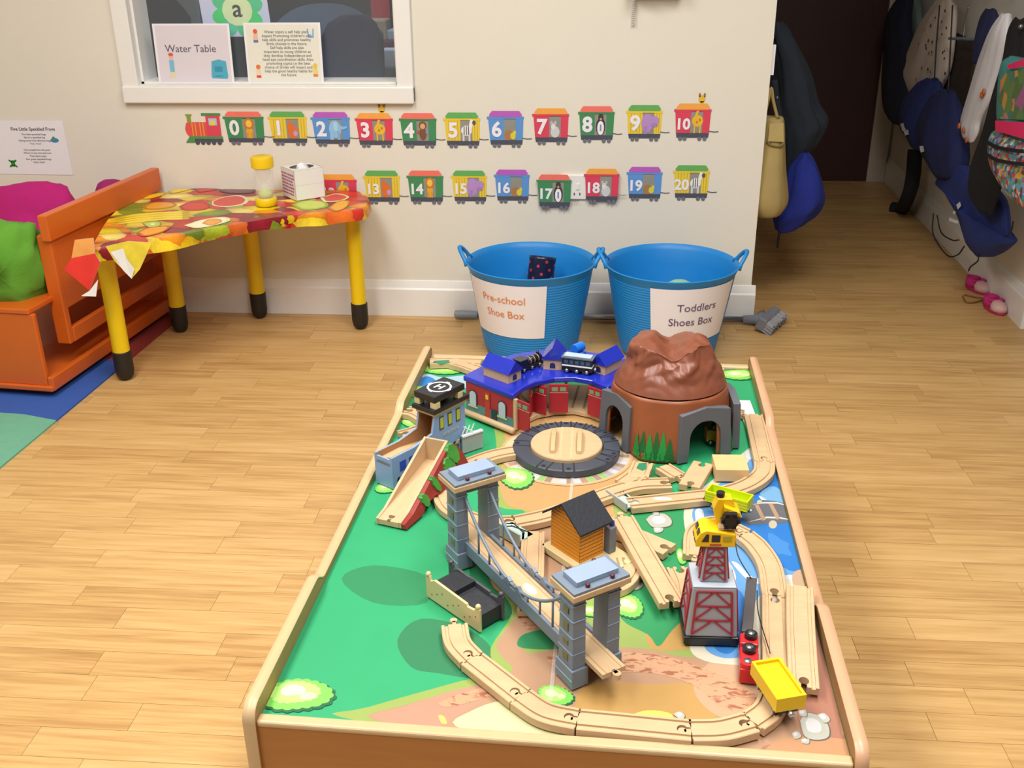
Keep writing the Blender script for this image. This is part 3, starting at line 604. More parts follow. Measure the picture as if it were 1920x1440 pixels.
def info(t, w, h):
    m = MB(); flat(m, rect(0, w, 0, h), 0, th=.001); m.build('sheet', PAPER, t)
    m = MB(); flat(m, rect(.03*w, .97*w, .03*h, .97*h), 1.8, th=.0004); m.build('mount', mat('pale_cream_paper', '#e4e2d6', .6, var=.02), t)
    m = MB()
    for k, s in enumerate(['Water topics a self help plan', 'Aspect Promoting children\'s self', 'help skills and promotes healthy', 'drink choices in the future.', 'Self help skills are also', 'important to young children as', 'they develop independence and', 'hand eye coordination skills. Also', 'promoting topics i.e the best', 'choice of drinks will impact and', 'help the good healthy habits for', 'the future.']):
        txt(m, s, w*.55, h*(.83-.064*k), .0135, 4, 0, .004, 'CENTER')
    m.build('notice_text', plain('#77756f', .7), t)
    for cx, cz, cs in ((.15, .78, ('#e0584a', '#5a78b0', '#e8b79a')), (.15, .2, ('#e07a3a', '#d9483e', '#e8d0b0')), (.9, .22, ('#e8c23a', '#e07a4a', '#e8d070'))):
        m = MB(); flat(m, E_(w*cx, h*(cz+.08), .008, .008), 3.2, 0); flat(m, rect(w*(cx-.03), w*(cx+.03), h*(cz-.06), h*(cz+.04)), 3.2, 2); flat(m, rect(w*(cx-.03), w*(cx+.03), h*(cz-.1), h*(cz-.06)), 3.4, 1); m.build('clip_picture', [plain(c) for c in cs], t)
    m = MB(); flat(m, [(w*.87+a, h*.83+b) for a, b in ((-.012, .015), (-.008, .015), (-.006, -.008), (.006, -.008), (.008, .015), (.012, .015), (.01, -.015), (-.01, -.015))], 3.2); m.build('cup_picture', plain('#6fa8dc'), t)
notice('notice_sheet', 'white notice reading Water Table leaning in the window', [(301, 173), (442, 173), (281, 62)], 3, water)
notice('notice_sheet', 'white notice with twelve lines of small print leaning in the window', [(468, 173), (609, 173), (449, 60)], 3, info)
# letter a flower on the office side of the glass
A = WL(385, 66, -.1); B = WL(511, 66, -.1); w = B.x-A.x; h = .2
t = thing('letter_poster', 'lavender sheet with a green petalled flower and letter a', 'poster', (A.x, YW+.1, A.z-.005))
m = MB(); flat(m, [(0, 0), (w, 0), (w-.012, h), (-.012, h)], 0, th=.001); m.build('sheet', mat('lavender_paper', '#c9cdea', .6, var=.02), t)
m = MB(); cx, cz = w*.52, .088; pc = ['#3fc48a', '#2fd06a', '#46c7a0']
for i in range(8): a = i*PI/4+.3; flat(m, [(cx+.063*math.cos(a)+u, cz+.06*math.sin(a)+v) for u, v in ell(0, 0, .034, .026, 18, a)], 1.8+.1*i, i % 3)
m.build('petals', [plain(c) for c in pc], t)
m = MB(); flat(m, E_(cx, cz, .055, .052), 4); m.build('flower_centre', plain('#d6e8b4'), t)
m = MB(); txt(m, 'a', cx, cz-.02, .085, 6, 0, .012, 'CENTER'); m.build('letter', plain('#2a2c30'), t)

def cloth_(hx): return mat('cloth_'+hx.lstrip('#'), hx, .9, var=.12, vscale=12, bump=.5, bscale=60)
# ---------------------------------------------------------------- office furniture behind the glass
def office_chair(px, py, width, label, col, yaw, y, zt):
    P = onplane(px, py, 1, y); t = thing('office_chair', label, 'chair', (P.x, y, 0), yaw)
    cm = mat('chair_'+col.lstrip('#'), col, .75, bump=.2, bscale=300); bk = plain('#1c1d22', .5)
    def back(u, v):
        a = (u-.5)*width; ww = 1-.16*(1-v)**2; r = .12*(abs(u-.5)*2)**2.6
        return (a*ww, .04-.25*a*a*4*.2, zt-.58+.58*v-r*(v > .5)*v)
    m = MB(); F = [[back(i/14, j/10) for i in range(15)] for j in range(11)]
    m.grid(lambda u, v: (lambda q: (q[0], q[1]+.035*math.cos((u-.5)*2.8)*math.sin(PI*min(1, v+.08)), q[2]))(back(u, v)), 14, 10); m.grid(lambda u, v: (lambda q: (q[0], q[1]-.03, q[2]))(back(u, v)), 14, 10)
    o = m.build('backrest', cm, t, True)
    MB().box((0, -.26, .47), (width*.95, .48, .08)).build('seat', cm, t, bevel=.03)
    MB().box((0, .05, .58), (.06, .03, .3)).build('back_post', bk, t)
    MB().cyl((0, -.24, .1), (0, -.24, .44), .025).build('gas_lift', bk, t)
    for k in range(5):
        a = k*2*PI/5; m = MB(); m.cyl((0, -.24, .1), (.27*math.cos(a), -.24+.27*math.sin(a), .06), .022, .015); m.ball((.27*math.cos(a), -.24+.27*math.sin(a), .03), .03); m.build('leg', bk, t)
    return t
office_chair(275, 30, .36, 'dark office chair in the left half of the internal window', '#2b2a2e', .1, 4.55, 1.14)
oc = office_chair(606, 30, .50, 'blue-grey office chair with rounded back behind the notices', '#5a6e8c', -.05, 4.5, 1.08)
# navy jacket hung over that chair
rings = []
for l, r_, yy in ((640, 690, 28), (615, 705, 45), (600, 712, 80), (598, 718, 120), (600, 726, 165), (604, 730, 200), (610, 728, 240)):
    a, b = onplane(l, yy, 1, 4.40), onplane(r_, yy, 1, 4.40); rings.append(ring_pts(((a.x+b.x)/2, 4.40, a.z), (b.x-a.x)/2, .03, 28, .05, 6, yy*.03))
tag(MB().loft(rings).build('jacket', mat('navy_fleece', '#151c44', .9, bump=.5, bscale=120), None, True), 'navy jacket slung over the office chair behind the window', 'jacket')
# desk with boxes and papers
YD = 4.95
def pz(x, y): return onplane(x, y, 1, YD)
DX, DZ = pz(740, 127).x, pz(740, 127).z
dk = thing('desk', 'grey office desk with clutter at the right of the window', 'desk', (DX, YD, 0))
MB().bx(-.25, .9, 0, .6, DZ-.045, DZ).build('desk_top', mat('desk_grey', '#8d9296', .5), dk)
MB().bx(-.23, .88, .02, .04, .3, DZ-.045).build('modesty_panel', plain('#3b3029'), dk)
for sx in (-.22, .86): MB().bx(sx-.02, sx+.02, .02, .58, 0, DZ-.045).build('desk_leg', plain('#3b3029'), dk)
for name, label, cat, px, dep, dy, col in (
    ('folder_stack', 'purple folder pile on the office desk under the carton', 'folder', (694, 745, 76, 127), .16, .10, '#5d2544'),
    ('carton', 'buff cardboard carton standing on the purple folders', 'box', (688, 724, 37, 76), .12, .12, '#a89a86'),
    ('storage_tub', 'pale blue storage tub at the right on the purple folders', 'box', (726, 750, 56, 76), .12, .12, '#9fb4cc'),
    ('paper_pile', 'loose white papers heaped on the desk edge', 'paper', (716, 758, 92, 127), .08, .01, '#c9d6ea')):
    a, b = onplane(px[0], px[3], 1, YD+dy), onplane(px[1], px[2], 1, YD+dy); o = tag(MB().bx(0, b.x-a.x, 0, dep, 0, b.z-a.z).build(name, plain(col, .7), None, bevel=.008), label, cat); o.location = a
a, b = onplane(700, 90, 1, 5.55), onplane(736, -60, 1, 5.55); o = tag(MB().bx(0, b.x-a.x, 0, .03, 0, b.z-a.z).build('display_board', plain('#d02c44', .7)), 'red display board behind the office desk', 'board'); o.location = a
a, b = onplane(737, 140, 1, 5.3), onplane(760, -60, 1, 5.3); o = tag(MB().bx(0, .06, 0, .04, -a.z, b.z-a.z).build('door_post', plain('#2a1c22', .6)), 'dark upright post at the right edge of the internal window', 'post'); o.location = a
a = onplane(728, 176, 1, 4.3); o = tag(MB().loft([ring_pts((0, 0, 0), .05, .04, 20, .2, 5), ring_pts((.005, 0, .02), .045, .035, 20, .25, 4, 1), ring_pts((.0, 0, .036), .02, .015, 20, .3, 5, 2)]).build('blue_cloth', cloth_('#5468b8'), None, True), 'crumpled blue cloth on a stool behind the window', 'cloth'); o.location = (a.x+.06, 4.3, a.z)
st_ = thing('stool', 'dark stool under the crumpled blue cloth behind the window', 'stool', (a.x+.06, 4.3, 0)); MB().cyl((0, 0, a.z-.04), (0, 0, a.z-.002), .12, n=24).build('seat', plain('#2c2622'), st_)
for k in range(3): MB().cyl((.09*math.cos(k*2.1), .09*math.sin(k*2.1), 0), (.07*math.cos(k*2.1), .07*math.sin(k*2.1), a.z-.04), .012).build('leg', plain('#2c2622'), st_)
o = tag(MB().bx(-.05, .05, -.02, .02, -.9, .9).build('shelf_upright', plain('#8f979c', .6)), 'grey upright between the dark chair and the letter poster', 'shelving'); o.location = (onplane(355, 30, 1, 5.3).x, 5.3, .9)
R0 = math.radians
# ================================================================ rug, bench, activity table
rug = thing('floor_rug', 'patchwork floor mat of blue, green and red under the bench', 'rug')
def rp(pts): return [tuple(U(x, y, .006).xy) for x, y in pts]
e0, e1 = U(0, 880, 0), U(215, 700, 0); ed = (e1-e0).normalized(); en = Vector((-ed.y, ed.x, 0))
def R_(t, s): q = e0+ed*t+en*s; return (q.x, q.y)
L1 = (e1-e0).length
def cutrug(y): return y
MB().prism([R_(.30, 0), R_(L1+.1, 0), R_(L1+.1, .7), R_(.38, .7), R_(.34, .3), R_(.33, .12)], 0, .006).build('blue_patch', mat('rug_blue', '#2f55a4', .95, bump=.4, bscale=500), rug)
MB().prism([R_(-.6, 0), R_(.30, 0), R_(.33, .12), R_(.34, .3), R_(.38, .7), R_(-.6, .7)], 0, .006).build('green_patch', mat('rug_green', '#6aa88c', .95, bump=.4, bscale=500), rug)
MB().prism([R_(L1+.1, 0), R_(L1+.58, 0), R_(L1+.58, .7), R_(L1+.1, .7)], 0, .006).build('red_patch', mat('rug_red', '#8e2f2c', .95, bump=.4, bscale=500), rug)
# bench, its back towards the room
ORG = mat('orange_lacquer', '#cf5f18', .4, var=.06, vscale=10, coat=.2)
a = Vector((-1.685, 2.825, 0)); b = Vector((-1.605, 3.60, 0)); ang = math.atan2(b.y-a.y, b.x-a.x)-PI/2
bn = thing('storage_bench', 'orange wooden storage bench with a high back board', 'bench', (a.x, a.y, 0), ang); BL = .80
B = lambda n, *d, bev=.004: MB().bx(*d).build(n, ORG, bn, bevel=bev)
B('end_panel', -.52, -.02, 0, .018, .045, .285); B('end_panel', -.52, -.02, BL-.02, BL-.002, .045, .285)
B('seat_board', -.53, -.03, -.004, BL, .285, .303); B('plinth', -.53, 0, -.008, .02, .028, .046); B('plinth', -.018, .002, 0, BL, .028, .075)
B('bottom_board', -.52, -.02, .02, BL-.02, .046, .06); B('front_rail', -.52, -.5, 0, BL, .24, .285)
B('back_post', -.045, .002, .125, .15, .14, .5); B('back_post', -.045, .002, BL-.03, BL-.005, .14, .5)
B('top_rail', -.02, .012, .112, BL+.02, .485, .568); B('lower_rail', -.016, .004, .15, BL-.03, .14, .19); B('back_panel', -.012, .0, .15, BL-.03, .255, .486)
for sy in (.05, BL-.05):
    for sx in (-.48, -.05): MB().cyl((sx, sy, .006), (sx, sy, .03), .014).build('foot', plain('#6a5a48'), bn)
def cushion(name, label, col, c, r, rot, dent=.12, seed=1):
    rr = random.Random(seed); n, m_ = 28, 18; mb = MB(); rings = []
    for i in range(m_+1):
        t = -PI/2+PI*i/m_; ring = []
        for j in range(n):
            a = 2*PI*j/n; ct = math.copysign(abs(math.cos(t))**.55, math.cos(t)); ca = math.copysign(abs(math.cos(a))**.6, math.cos(a)); sa = math.copysign(abs(math.sin(a))**.6, math.sin(a))
            w = 1+dent*.25*math.sin(5*a+3*t+seed)+dent*.2*math.sin(9*a-5*t)
            ring.append(Vector((r[0]*ct*ca*w, r[1]*math.sin(t)*(1-.35*abs(ct*ca)**3), r[2]*ct*sa*w)))
        rings.append(ring)
    o = mb.loft(rings).build(name, mat('fabric_'+col.lstrip('#'), col, .9, bump=.5, bscale=150), None, True); o.location = c; o.rotation_euler = rot
    return tag(o, label, 'cushion')
cushion('cushion', 'crumpled lime green cushion squashed against the bench back', '#5d9a2c', (-1.835, 2.96, .405), (.115, .09, .145), (.1, .12, .2), .3, 3)
cushion('cushion', 'magenta cushion behind the green one on the bench', '#b3146f', (-1.93, 3.32, .43), (.16, .07, .15), (-.25, 0, .1), .12, 2)
cushion('cushion', 'magenta cushion tip showing between bench back and fruit cloth', '#9c1768', (-1.74, 3.56, .44), (.07, .05, .1), (-.2, 0, 1.5), .1, 5)

YEL = mat('yellow_plastic', '#ecc70f', .35, var=.03); BLK = mat('black_rubber', '#221d1a', .5)
TOPZ = .485
corners = [(165, 468), (300, 448), (430, 424), (520, 408), (600, 400), (680, 392), (690, 368), (660, 357), (560, 345), (480, 338), (350, 352), (250, 378), (205, 405)]
TW = [U(x, y, TOPZ) for x, y in corners]
for v in TW: v.y = min(v.y, 3.655)
tcn = sum(TW, Vector())/len(TW)
at = thing('activity_table', 'small activity table with thick yellow legs and black rubber feet', 'table', (tcn.x, tcn.y, 0))
tp = [(q.x-tcn.x, q.y-tcn.y) for q in TW]
MB().prism([(x*.95, y*.95) for x, y in tp], TOPZ-.032, TOPZ-.004).build('table_top', YEL, at, bevel=.006)
for lx, ly in ((235, 700), (338, 612), (487, 586), (676, 606)):
    P = U(lx, ly, .02); x, y = P.x-tcn.x, min(P.y, 3.615)-tcn.y
    g = MB().cyl((x, y, .09), (x, y, TOPZ-.03), .0275, n=28).build('leg', YEL, at, 40)
    MB().lathe([(.004, 0), (.018, .003), (.027, .014), (.0305, .035), (.0305, .1), (.0285, .102)], (x, y, 0), 28).build('rubber_foot', BLK, g, 40)
# fruit print cloth: every fruit is a flat blob of ink, shaded by its own colour field
def fruit_mat():
    m = bpy.data.materials.new('fruit_print_oilcloth'); m.use_nodes = True; nt = m.node_tree; N = nt.nodes; L = nt.links
    b = N['Principled BSDF']; b.inputs['Roughness'].default_value = .3
    tc = N.new('ShaderNodeTexCoord'); mp = N.new('ShaderNodeMapping'); mp.inputs['Scale'].default_value = (17, 26, 20); mp.inputs['Rotation'].default_value = (0, 0, .25); L.new(tc.outputs['Object'], mp.inputs[0])
    nz = N.new('ShaderNodeTexNoise'); nz.inputs['Scale'].default_value = 1.2; L.new(mp.outputs[0], nz.inputs[0])
    ad = N.new('ShaderNodeMix'); ad.data_type = 'VECTOR'; ad.inputs['Factor'].default_value = .38; L.new(mp.outputs[0], ad.inputs['A']); L.new(nz.outputs['Color'], ad.inputs['B'])
    v = N.new('ShaderNodeTexVoronoi'); v.inputs['Scale'].default_value = 1.0; v.feature = 'F1'; L.new(ad.outputs['Result'], v.inputs['Vector'])
    sp = N.new('ShaderNodeSeparateColor'); L.new(v.outputs['Color'], sp.inputs[0])
    cr = N.new('ShaderNodeValToRGB'); cr.color_ramp.interpolation = 'CONSTANT'; e = cr.color_ramp.elements
    cols = ['#f0cf1e', '#c9201c', '#f2d83a', '#e8931c', '#b9d030', '#d93a2a', '#f4e27a', '#7e9a2c', '#e6722c', '#8d1a2c', '#e9d21a', '#d94a3c']
    e[0].color = lin(cols[0]); e[1].position = 1/12; e[1].color = lin(cols[1])
    for i in range(2, 12): x = e.new(i/12); x.color = lin(cols[i])
    L.new(sp.outputs[0], cr.inputs[0])
    c2 = N.new('ShaderNodeValToRGB'); c2.color_ramp.elements[0].position = 0; c2.color_ramp.elements[0].color = (1.25, 1.25, 1.2, 1); c2.color_ramp.elements[1].position = .95; c2.color_ramp.elements[1].color = (.5, .42, .38, 1)
    L.new(v.outputs['Distance'], c2.inputs[0])
    n3 = N.new('ShaderNodeTexNoise'); n3.inputs['Scale'].default_value = 6; L.new(mp.outputs[0], n3.inputs[0])
    mu = N.new('ShaderNodeMix'); mu.data_type = 'RGBA'; mu.blend_type = 'MULTIPLY'; mu.inputs['Factor'].default_value = 1; L.new(cr.outputs[0], mu.inputs['A']); L.new(c2.outputs[0], mu.inputs['B'])
    ov = N.new('ShaderNodeMix'); ov.data_type = 'RGBA'; ov.blend_type = 'OVERLAY'; ov.inputs['Factor'].default_value = .45; L.new(mu.outputs['Result'], ov.inputs['A']); L.new(n3.outputs['Color'], ov.inputs['B'])
    L.new(ov.outputs['Result'], b.inputs['Base Color'])
    return m
FR = fruit_mat()
cl = thing('tablecloth', 'glossy fruit print oilcloth taped over the activity table', 'tablecloth', (tcn.x, tcn.y, 0))
out = [(q.x, q.y) for q in spline([Vector((x, y, 0)) for x, y in tp+[tp[0]]], 6)][:-1]
top_ = [(x, y, TOPZ+.001) for x, y in out]
rings = [[(x*.985, y*.985, TOPZ+.0012) for x, y in out]]
n = len(out)
def skirt(k, f):
    x, y = out[k]; r = 1+.003*math.sin(k*1.7)*f+.012*f
    dz = (.036+.004*math.sin(k*.35)+.002*math.sin(k*1.1))*f
    return (x*r, y*r, TOPZ+.001-dz-.003*(f > 0))
for f in (.15, .5, 1.0): rings.append([skirt(k, f) for k in range(n)])
mb = MB().loft(rings, caps=False); mb.ngon(list(reversed(rings[0]))); mb.build('cloth', FR, cl, 60)
def loc2(x, y, z): P = U(x, y, z); return Vector((P.x-tcn.x, P.y-tcn.y, z))
def yplane(x, y, Y): P = onplane(x, y, 1, Y); return Vector((P.x-tcn.x, P.y-tcn.y, P.z))
yf = U(165, 468, TOPZ).y
# loose corner flaps at the near-left leg
def flap(pts, mats, name):
    m = MB(); q = [yplane(x, y, yf+dy) for x, y, dy in pts]; m.ngon(q); m.ngon([v+Vector((0, .0015, 0)) for v in reversed(q)], 1)
    return m.build(name, mats, cl, fixn=False)
REDP = mat('red_fruit_print', '#d8352c', .35, var=.2, vscale=20); ORP = mat('orange_fruit_print', '#e09a50', .35, var=.2, vscale=20); WHB = mat('cloth_backing', '#dedad6', .7)
flap([(140, 450, -.01), (175, 446, 0), (178, 475, -.01), (134, 484, -.02)], [ORP, WHB], 'cloth_corner'); flap([(134, 484, -.02), (178, 475, -.01), (188, 492, -.015), (168, 545, -.03), (120, 505, -.03)], [REDP, WHB], 'cloth_corner')
flap([(168, 545, -.03), (184, 524, -.022), (180, 556, -.035), (152, 555, -.035)], [WHB, REDP], 'cloth_corner'); flap([(198, 462, -.004), (240, 452, 0), (285, 455, 0), (262, 505, -.015), (247, 522, -.02), (215, 490, -.008)], [mat('yellow_fruit_print', '#d9c238', .4, var=.35, vscale=25), WHB], 'cloth_corner')
flap([(218, 490, -.0085), (232, 478, -.006), (252, 505, -.019), (247, 523, -.022), (232, 508, -.016)], [WHB, WHB], 'cloth_backing')
# bold fruits of the print that can be told apart
def fruit(name, pts, cols, shr=((1, 0, 0),)):
    m = MB(); ms = []
    for (s, dx, dy), c in zip(shr, cols):
        q = [loc2(x, y, 0) for x, y in pts]; P0 = [U(x, y, TOPZ) for x, y in pts]
        cx = sum(v.x for v in P0)/len(P0); cy = sum(v.y for v in P0)/len(P0)
        w = spline([Vector((v.x, v.y, 0)) for v in P0+[P0[0]]], 5)[:-1]
        FLAY[0] += 1; m.ngon([(cx+(v.x-cx)*s+dx-tcn.x, min(cy+(v.y-cy)*s+dy, 3.65)-tcn.y, TOPZ+.0014+.00004*FLAY[0]) for v in w], len(ms)); ms.append(plain(c, .35, var=.12))
    return m.build(name, ms, cl, fixn=False)
FLAY = [0]
S1, S2, S3 = ((1, 0, 0), (.8, 0, .002)), ((1, 0, 0), (.82, 0, 0), (.25, 0, 0)), ((1, 0, 0),)
for k in range(4): fruit('printed_banana', [(205-2*k, 411+4.2*k), (250, 402+4*k), (320, 397+4*k), (352, 396+4*k), (350, 400.5+4*k), (300, 402+4*k), (240, 408+4*k)], ['#c9a514', '#f4d832'], S1)
fruit('printed_grapefruit', [(398, 378), (420, 370), (450, 367), (466, 374), (458, 384), (425, 389), (400, 386)], ['#f2e3c0', '#d8473c'], ((1, 0, 0), (.86, -.004, 0)))
fruit('printed_apple', [(335, 388), (355, 380), (385, 381), (395, 388), (380, 395), (345, 395)], ['#b3201c', '#d8352e'], S1)
fruit('printed_mango', [(268, 388), (290, 380), (325, 381), (330, 387), (300, 393), (272, 393)], ['#c97f14', '#eda62c'], S1)
fruit('printed_apple', [(366, 355), (385, 350), (415, 349), (400, 358), (372, 361)], ['#b3201c', '#d3382e'], S1)
fruit('printed_banana', [(262, 372), (290, 364), (312, 362), (300, 369), (272, 375)], ['#c9a514', '#f2d22e'], S1); fruit('printed_banana', [(315, 360), (340, 353), (365, 352), (350, 358), (322, 364)], ['#c9a514', '#f2d22e'], S1)
fruit('printed_kiwi', [(266, 420), (285, 416), (302, 418), (300, 425), (280, 428)], ['#7a8f2c', '#b9cc5a', '#f0efd0'], S2)
fruit('printed_grapes', [(410, 360), (440, 348), (478, 350), (475, 362), (440, 364)], ['#5a2f44', '#7d4a5e'], S1)
fruit('printed_pear', [(345, 424), (380, 413), (420, 408), (432, 414), (410, 422), (370, 429)], ['#e9e6b0', '#f6f1cf'], S1); fruit('printed_kiwi', [(378, 420), (392, 412), (412, 412), (415, 418), (395, 424)], ['#d98f3a', '#e9a952'], S1)
fruit('printed_grapes', [(545, 385), (575, 377), (610, 380), (612, 390), (570, 395)], ['#9cb22c', '#c6d64e'], S1); fruit('printed_melon', [(600, 372), (630, 364), (655, 370), (640, 378), (610, 380)], ['#d9e0a0', '#d84a52'], S1)
fruit('printed_mango', [(615, 392), (635, 378), (655, 378), (650, 390), (630, 398)], ['#c97f14', '#f0b02e'], S1); fruit('printed_pepper', [(255, 438), (280, 428), (320, 425), (305, 437), (270, 445)], ['#b9561a', '#f0a01e'], S1)
# sand timer
P = U(500, 384, TOPZ+.004); st = thing('sand_timer', 'plastic sand timer with yellow caps and lime sand', 'sand timer', P); st.scale = (1.22, 1.22, .88)
MB().lathe([(.028, 0), (.0305, .003), (.0305, .028), (.028, .031)], n=32).build('base_cap', YEL, st, 40); MB().lathe([(.028, .147), (.0315, .15), (.0315, .183), (.03, .19), (.026, .192)], n=32).build('top_cap', YEL, st, 40)
MB().lathe([(.027, .03), (.0275, .09), (.027, .15)], n=32, cap=False).build('clear_sleeve', glass('timer_plastic', '#f3f3f0', .05, .18), st, True)
MB().lathe([(.02, .033), (.021, .055), (.012, .08), (.003, .09), (.012, .1), (.021, .125), (.02, .148)], n=24, cap=False).build('bulb', glass('timer_glass', '#f6f6f0', .02, .22), st, True)
MB().lathe([(.0195, .034), (.0195, .05), (.008, .062), (.001, .066)], n=24).build('sand', mat('lime_sand', '#c3d22e', .8), st, True)
# tissue box
P0 = U(556, 377, TOPZ+.004)
s = .112; ang = R0(40); tb = thing('tissue_box', 'white cube tissue box with purple print on its side', 'tissue box', P0, ang)
TBH = .105; m = MB(); m.bx(0, s, 0, .0015, 0, TBH); m.bx(0, s, s-.0015, s, 0, TBH); m.bx(0, .0015, 0, s, 0, TBH); m.bx(s-.0015, s, 0, s, 0, TBH); m.bx(0, s, 0, s, 0, .0015)
m.build('carton', WHITE, tb)
n = 28; o1 = [(s/2+.044*math.cos(2*PI*i/n), s/2+.036*math.sin(2*PI*i/n)) for i in range(n)]
sq = []
for i in range(n):
    a = 2*PI*i/n; c, d = math.cos(a), math.sin(a); k = (s/2)/max(abs(c), abs(d)); sq.append((s/2+c*k, s/2+d*k))
m = MB(); vs = [(x, y, TBH) for x, y in o1]+[(x, y, TBH) for x, y in sq]; m.add(vs, [(i, n+i, n+(i+1) % n, (i+1) % n) for i in range(n)]); m.build('lid_with_oval_opening', WHITE, tb)
m = MB(); m.loft([ring_pts((s/2, s/2, TBH-.03), .03, .022, 20, .2, 4), ring_pts((s/2+.003, s/2, TBH-.004), .02, .015, 20, .25, 5, 1), ring_pts((s/2, s/2+.002, TBH+.010), .012, .006, 20, .3, 4, 2), ring_pts((s/2, s/2, TBH+.014), .003, .002, 20)]); m.build('tissue', mat('tissue_white', '#f1f1f2', .9), tb, True)
m = MB()
rr = random.Random(4)
for k in range(7):
    x = .006
    while x < s-.02:
        w = rr.uniform(.006, .016); m.bx(-.0005, 0, s-x-w, s-x, TBH-.022-.0115*k, TBH-.022-.0115*k+.006)
        x += w+.003
m.build('side_print', plain('#a86a9c', .6), tb)
MB().bx(.0, s, -.0004, 0, .052, .0525).build('carton_seam', plain('#c9c9cc'), tb)
# ================================================================ tubs, broom, boot
BLUE = mat('tub_rubber_blue', '#1a86d2', .45, var=.04)
def tub(label, L, R, T, Bt, a0, a1, lines, ink, seed):
    zr = .32; l, r, t, b = (U(*q, zr) for q in (L, R, T, Bt)); c = Vector(((l.x+r.x)/2, (t.y+b.y)/2, 0)); rad = ((r.x-l.x)/2+(t.y-b.y)/2)/2; rb = .162
    o = thing('rubber_tub', label, 'tub', c)
    def rz(z): return rb+(rad-.006-rb)*(z/zr)**.9
    prof = [(.01, .004), (rb-.01, 0), (rb, .008)]
    z = .012
    while z < zr-.035: prof += [(rz(z), z), (rz(z)+.0007, z+.0025), (rz(z)+.0007, z+.0055), (rz(z), z+.0075)]; z += .0092
    prof += [(rz(zr-.03), zr-.03), (rad-.004, zr-.012), (rad, zr-.006), (rad+.0015, zr-.002), (rad-.002, zr), (rad-.006, zr-.002)]
    zz = zr-.02
    while zz > .02: prof.append((rz(zz)-.005, zz)); zz -= .05
    prof += [(rb-.008, .014), (.01, .012)]
    MB().lathe(prof, n=72).build('tub_body', BLUE, o, 40)
    for sgn in (-1, 1):
        pts = []
        for k in range(13):
            f = k/12; a = (PI if sgn < 0 else 0)+(f-.5)*.42; h = math.sin(PI*f); rr = rad-.003+.026*h
            pts.append((rr*math.cos(a), rr*math.sin(a), zr-.012+.052*h**.8))
        MB().tube(pts, [.010 if k in (0, 12) else .0072 for k in range(13)], 10).build('handle', BLUE, o, True)
    base = math.atan2(-c.y, -c.x)          # towards the viewer's side of the tub
    def on(u, z, e): a = base+u; q = rz(z)+.0022+e; return Vector((q*math.cos(a), q*math.sin(a), z))
    z1, z0 = .292, .098
    MB().grid(lambda u, v: on(a0+(a1-a0)*u, z0+(z1-z0)*v, 0), 24, 6).build('paper_label', PAPER, o, True, fixn=False)
    for s, uc, z, size in lines:
        m = MB(); me = text_mesh(s, size, .004, 'CENTER'); m.mesh_in(me, lambda q: on(uc+q.x/.2, z+q.y, .0012)); m.build('label_text', plain(ink, .7), o, fixn=False)
    return o, c, rad
R_ = math.radians
t1, c1, r1 = tub('blue rubber tub labelled Pre-school Shoe Box', (880, 485), (1112, 490), (1000, 451), (985, 526), R_(-73), R_(14), [('Pre-school', R_(-28), .225, .037), ('Shoe Box', R_(-27), .172, .037)], '#e08a4a', 1)
t2, c2, r2 = tub('blue rubber tub labelled Toddlers Shoes Box', (1141, 485), (1382, 500), (1258, 454), (1260, 532), R_(-17), R_(70), [('Toddlers', R_(27), .212, .038), ('Shoes Box', R_(23), .160, .038)], '#6a5478', 2)
# spotted boot standing in the first tub
yb = c1.y+.03; P = onplane(1012, 488, 1, yb); bt = thing('wellington_boot', 'navy wellington boot with red spots inside the Pre-school tub', 'boot', (P.x-.01, yb-.03, .022), 0, None, (-.22, .18, .3))
zt = P.z-.012; NAVY = mat('boot_navy', '#1d1f3a', .3)
m = MB(); R2 = [ring_pts((.02, 0, 0), .075, .035, 24), ring_pts((.02, 0, .03), .078, .038, 24), ring_pts((0, 0, .06), .06, .036, 24), ring_pts((-.012, 0, .09), .045, .036, 24), ring_pts((-.012, 0, zt-.01), .047, .041, 24), ring_pts((-.012, 0, zt), .049, .043, 24), ring_pts((-.012, 0, zt), .044, .038, 24), ring_pts((-.012, 0, zt-.05), .042, .036, 24)]
m.loft(R2).build('boot_shaft', NAVY, bt, True)
m = MB()
for k in range(48):
    a = 2*PI*(k*.381); z = zt-.010-.0042*k*.8
    if z > .1: d = Vector((math.cos(a), math.sin(a)*.9, 0)); q = Vector((-.012+.047*d.x, .041*math.sin(a), z)); m.cyl(q, q+d*.0012, .0055, n=10)
m.build('spots', plain('#b8323a', .4), bt); m = MB().prism(ell(.02, 0, .08, .04, 24), -.008, .002); m.build('sole', plain('#14141a'), bt)
yb = c2.y+.04; P = onplane(1276, 525, 1, yb); sh = thing('toddler_shoe', 'pale green toddler shoe just visible inside the Toddlers tub', 'shoe', (P.x, yb, .014), .2)
h = P.z-.014; m = MB().loft([ring_pts((0, 0, .015), .06, .034, 24), ring_pts((0, 0, h*.45), .064, .037, 24), ring_pts((0, 0, h*.75), .058, .034, 24), ring_pts((-.005, 0, h*.95), .045, .026, 24), ring_pts((-.005, 0, h), .02, .012, 24)]); m.build('upper', mat('mint_fabric', '#8fc4a8', .7), sh, True)
MB().prism(ell(0, 0, .066, .038, 24), 0, .016).build('sole', plain('#e5e2da'), sh); MB().box((.012, 0, h*.8), (.016, .07, .01)).build('strap', plain('#6aa98c'), sh, bevel=.002)
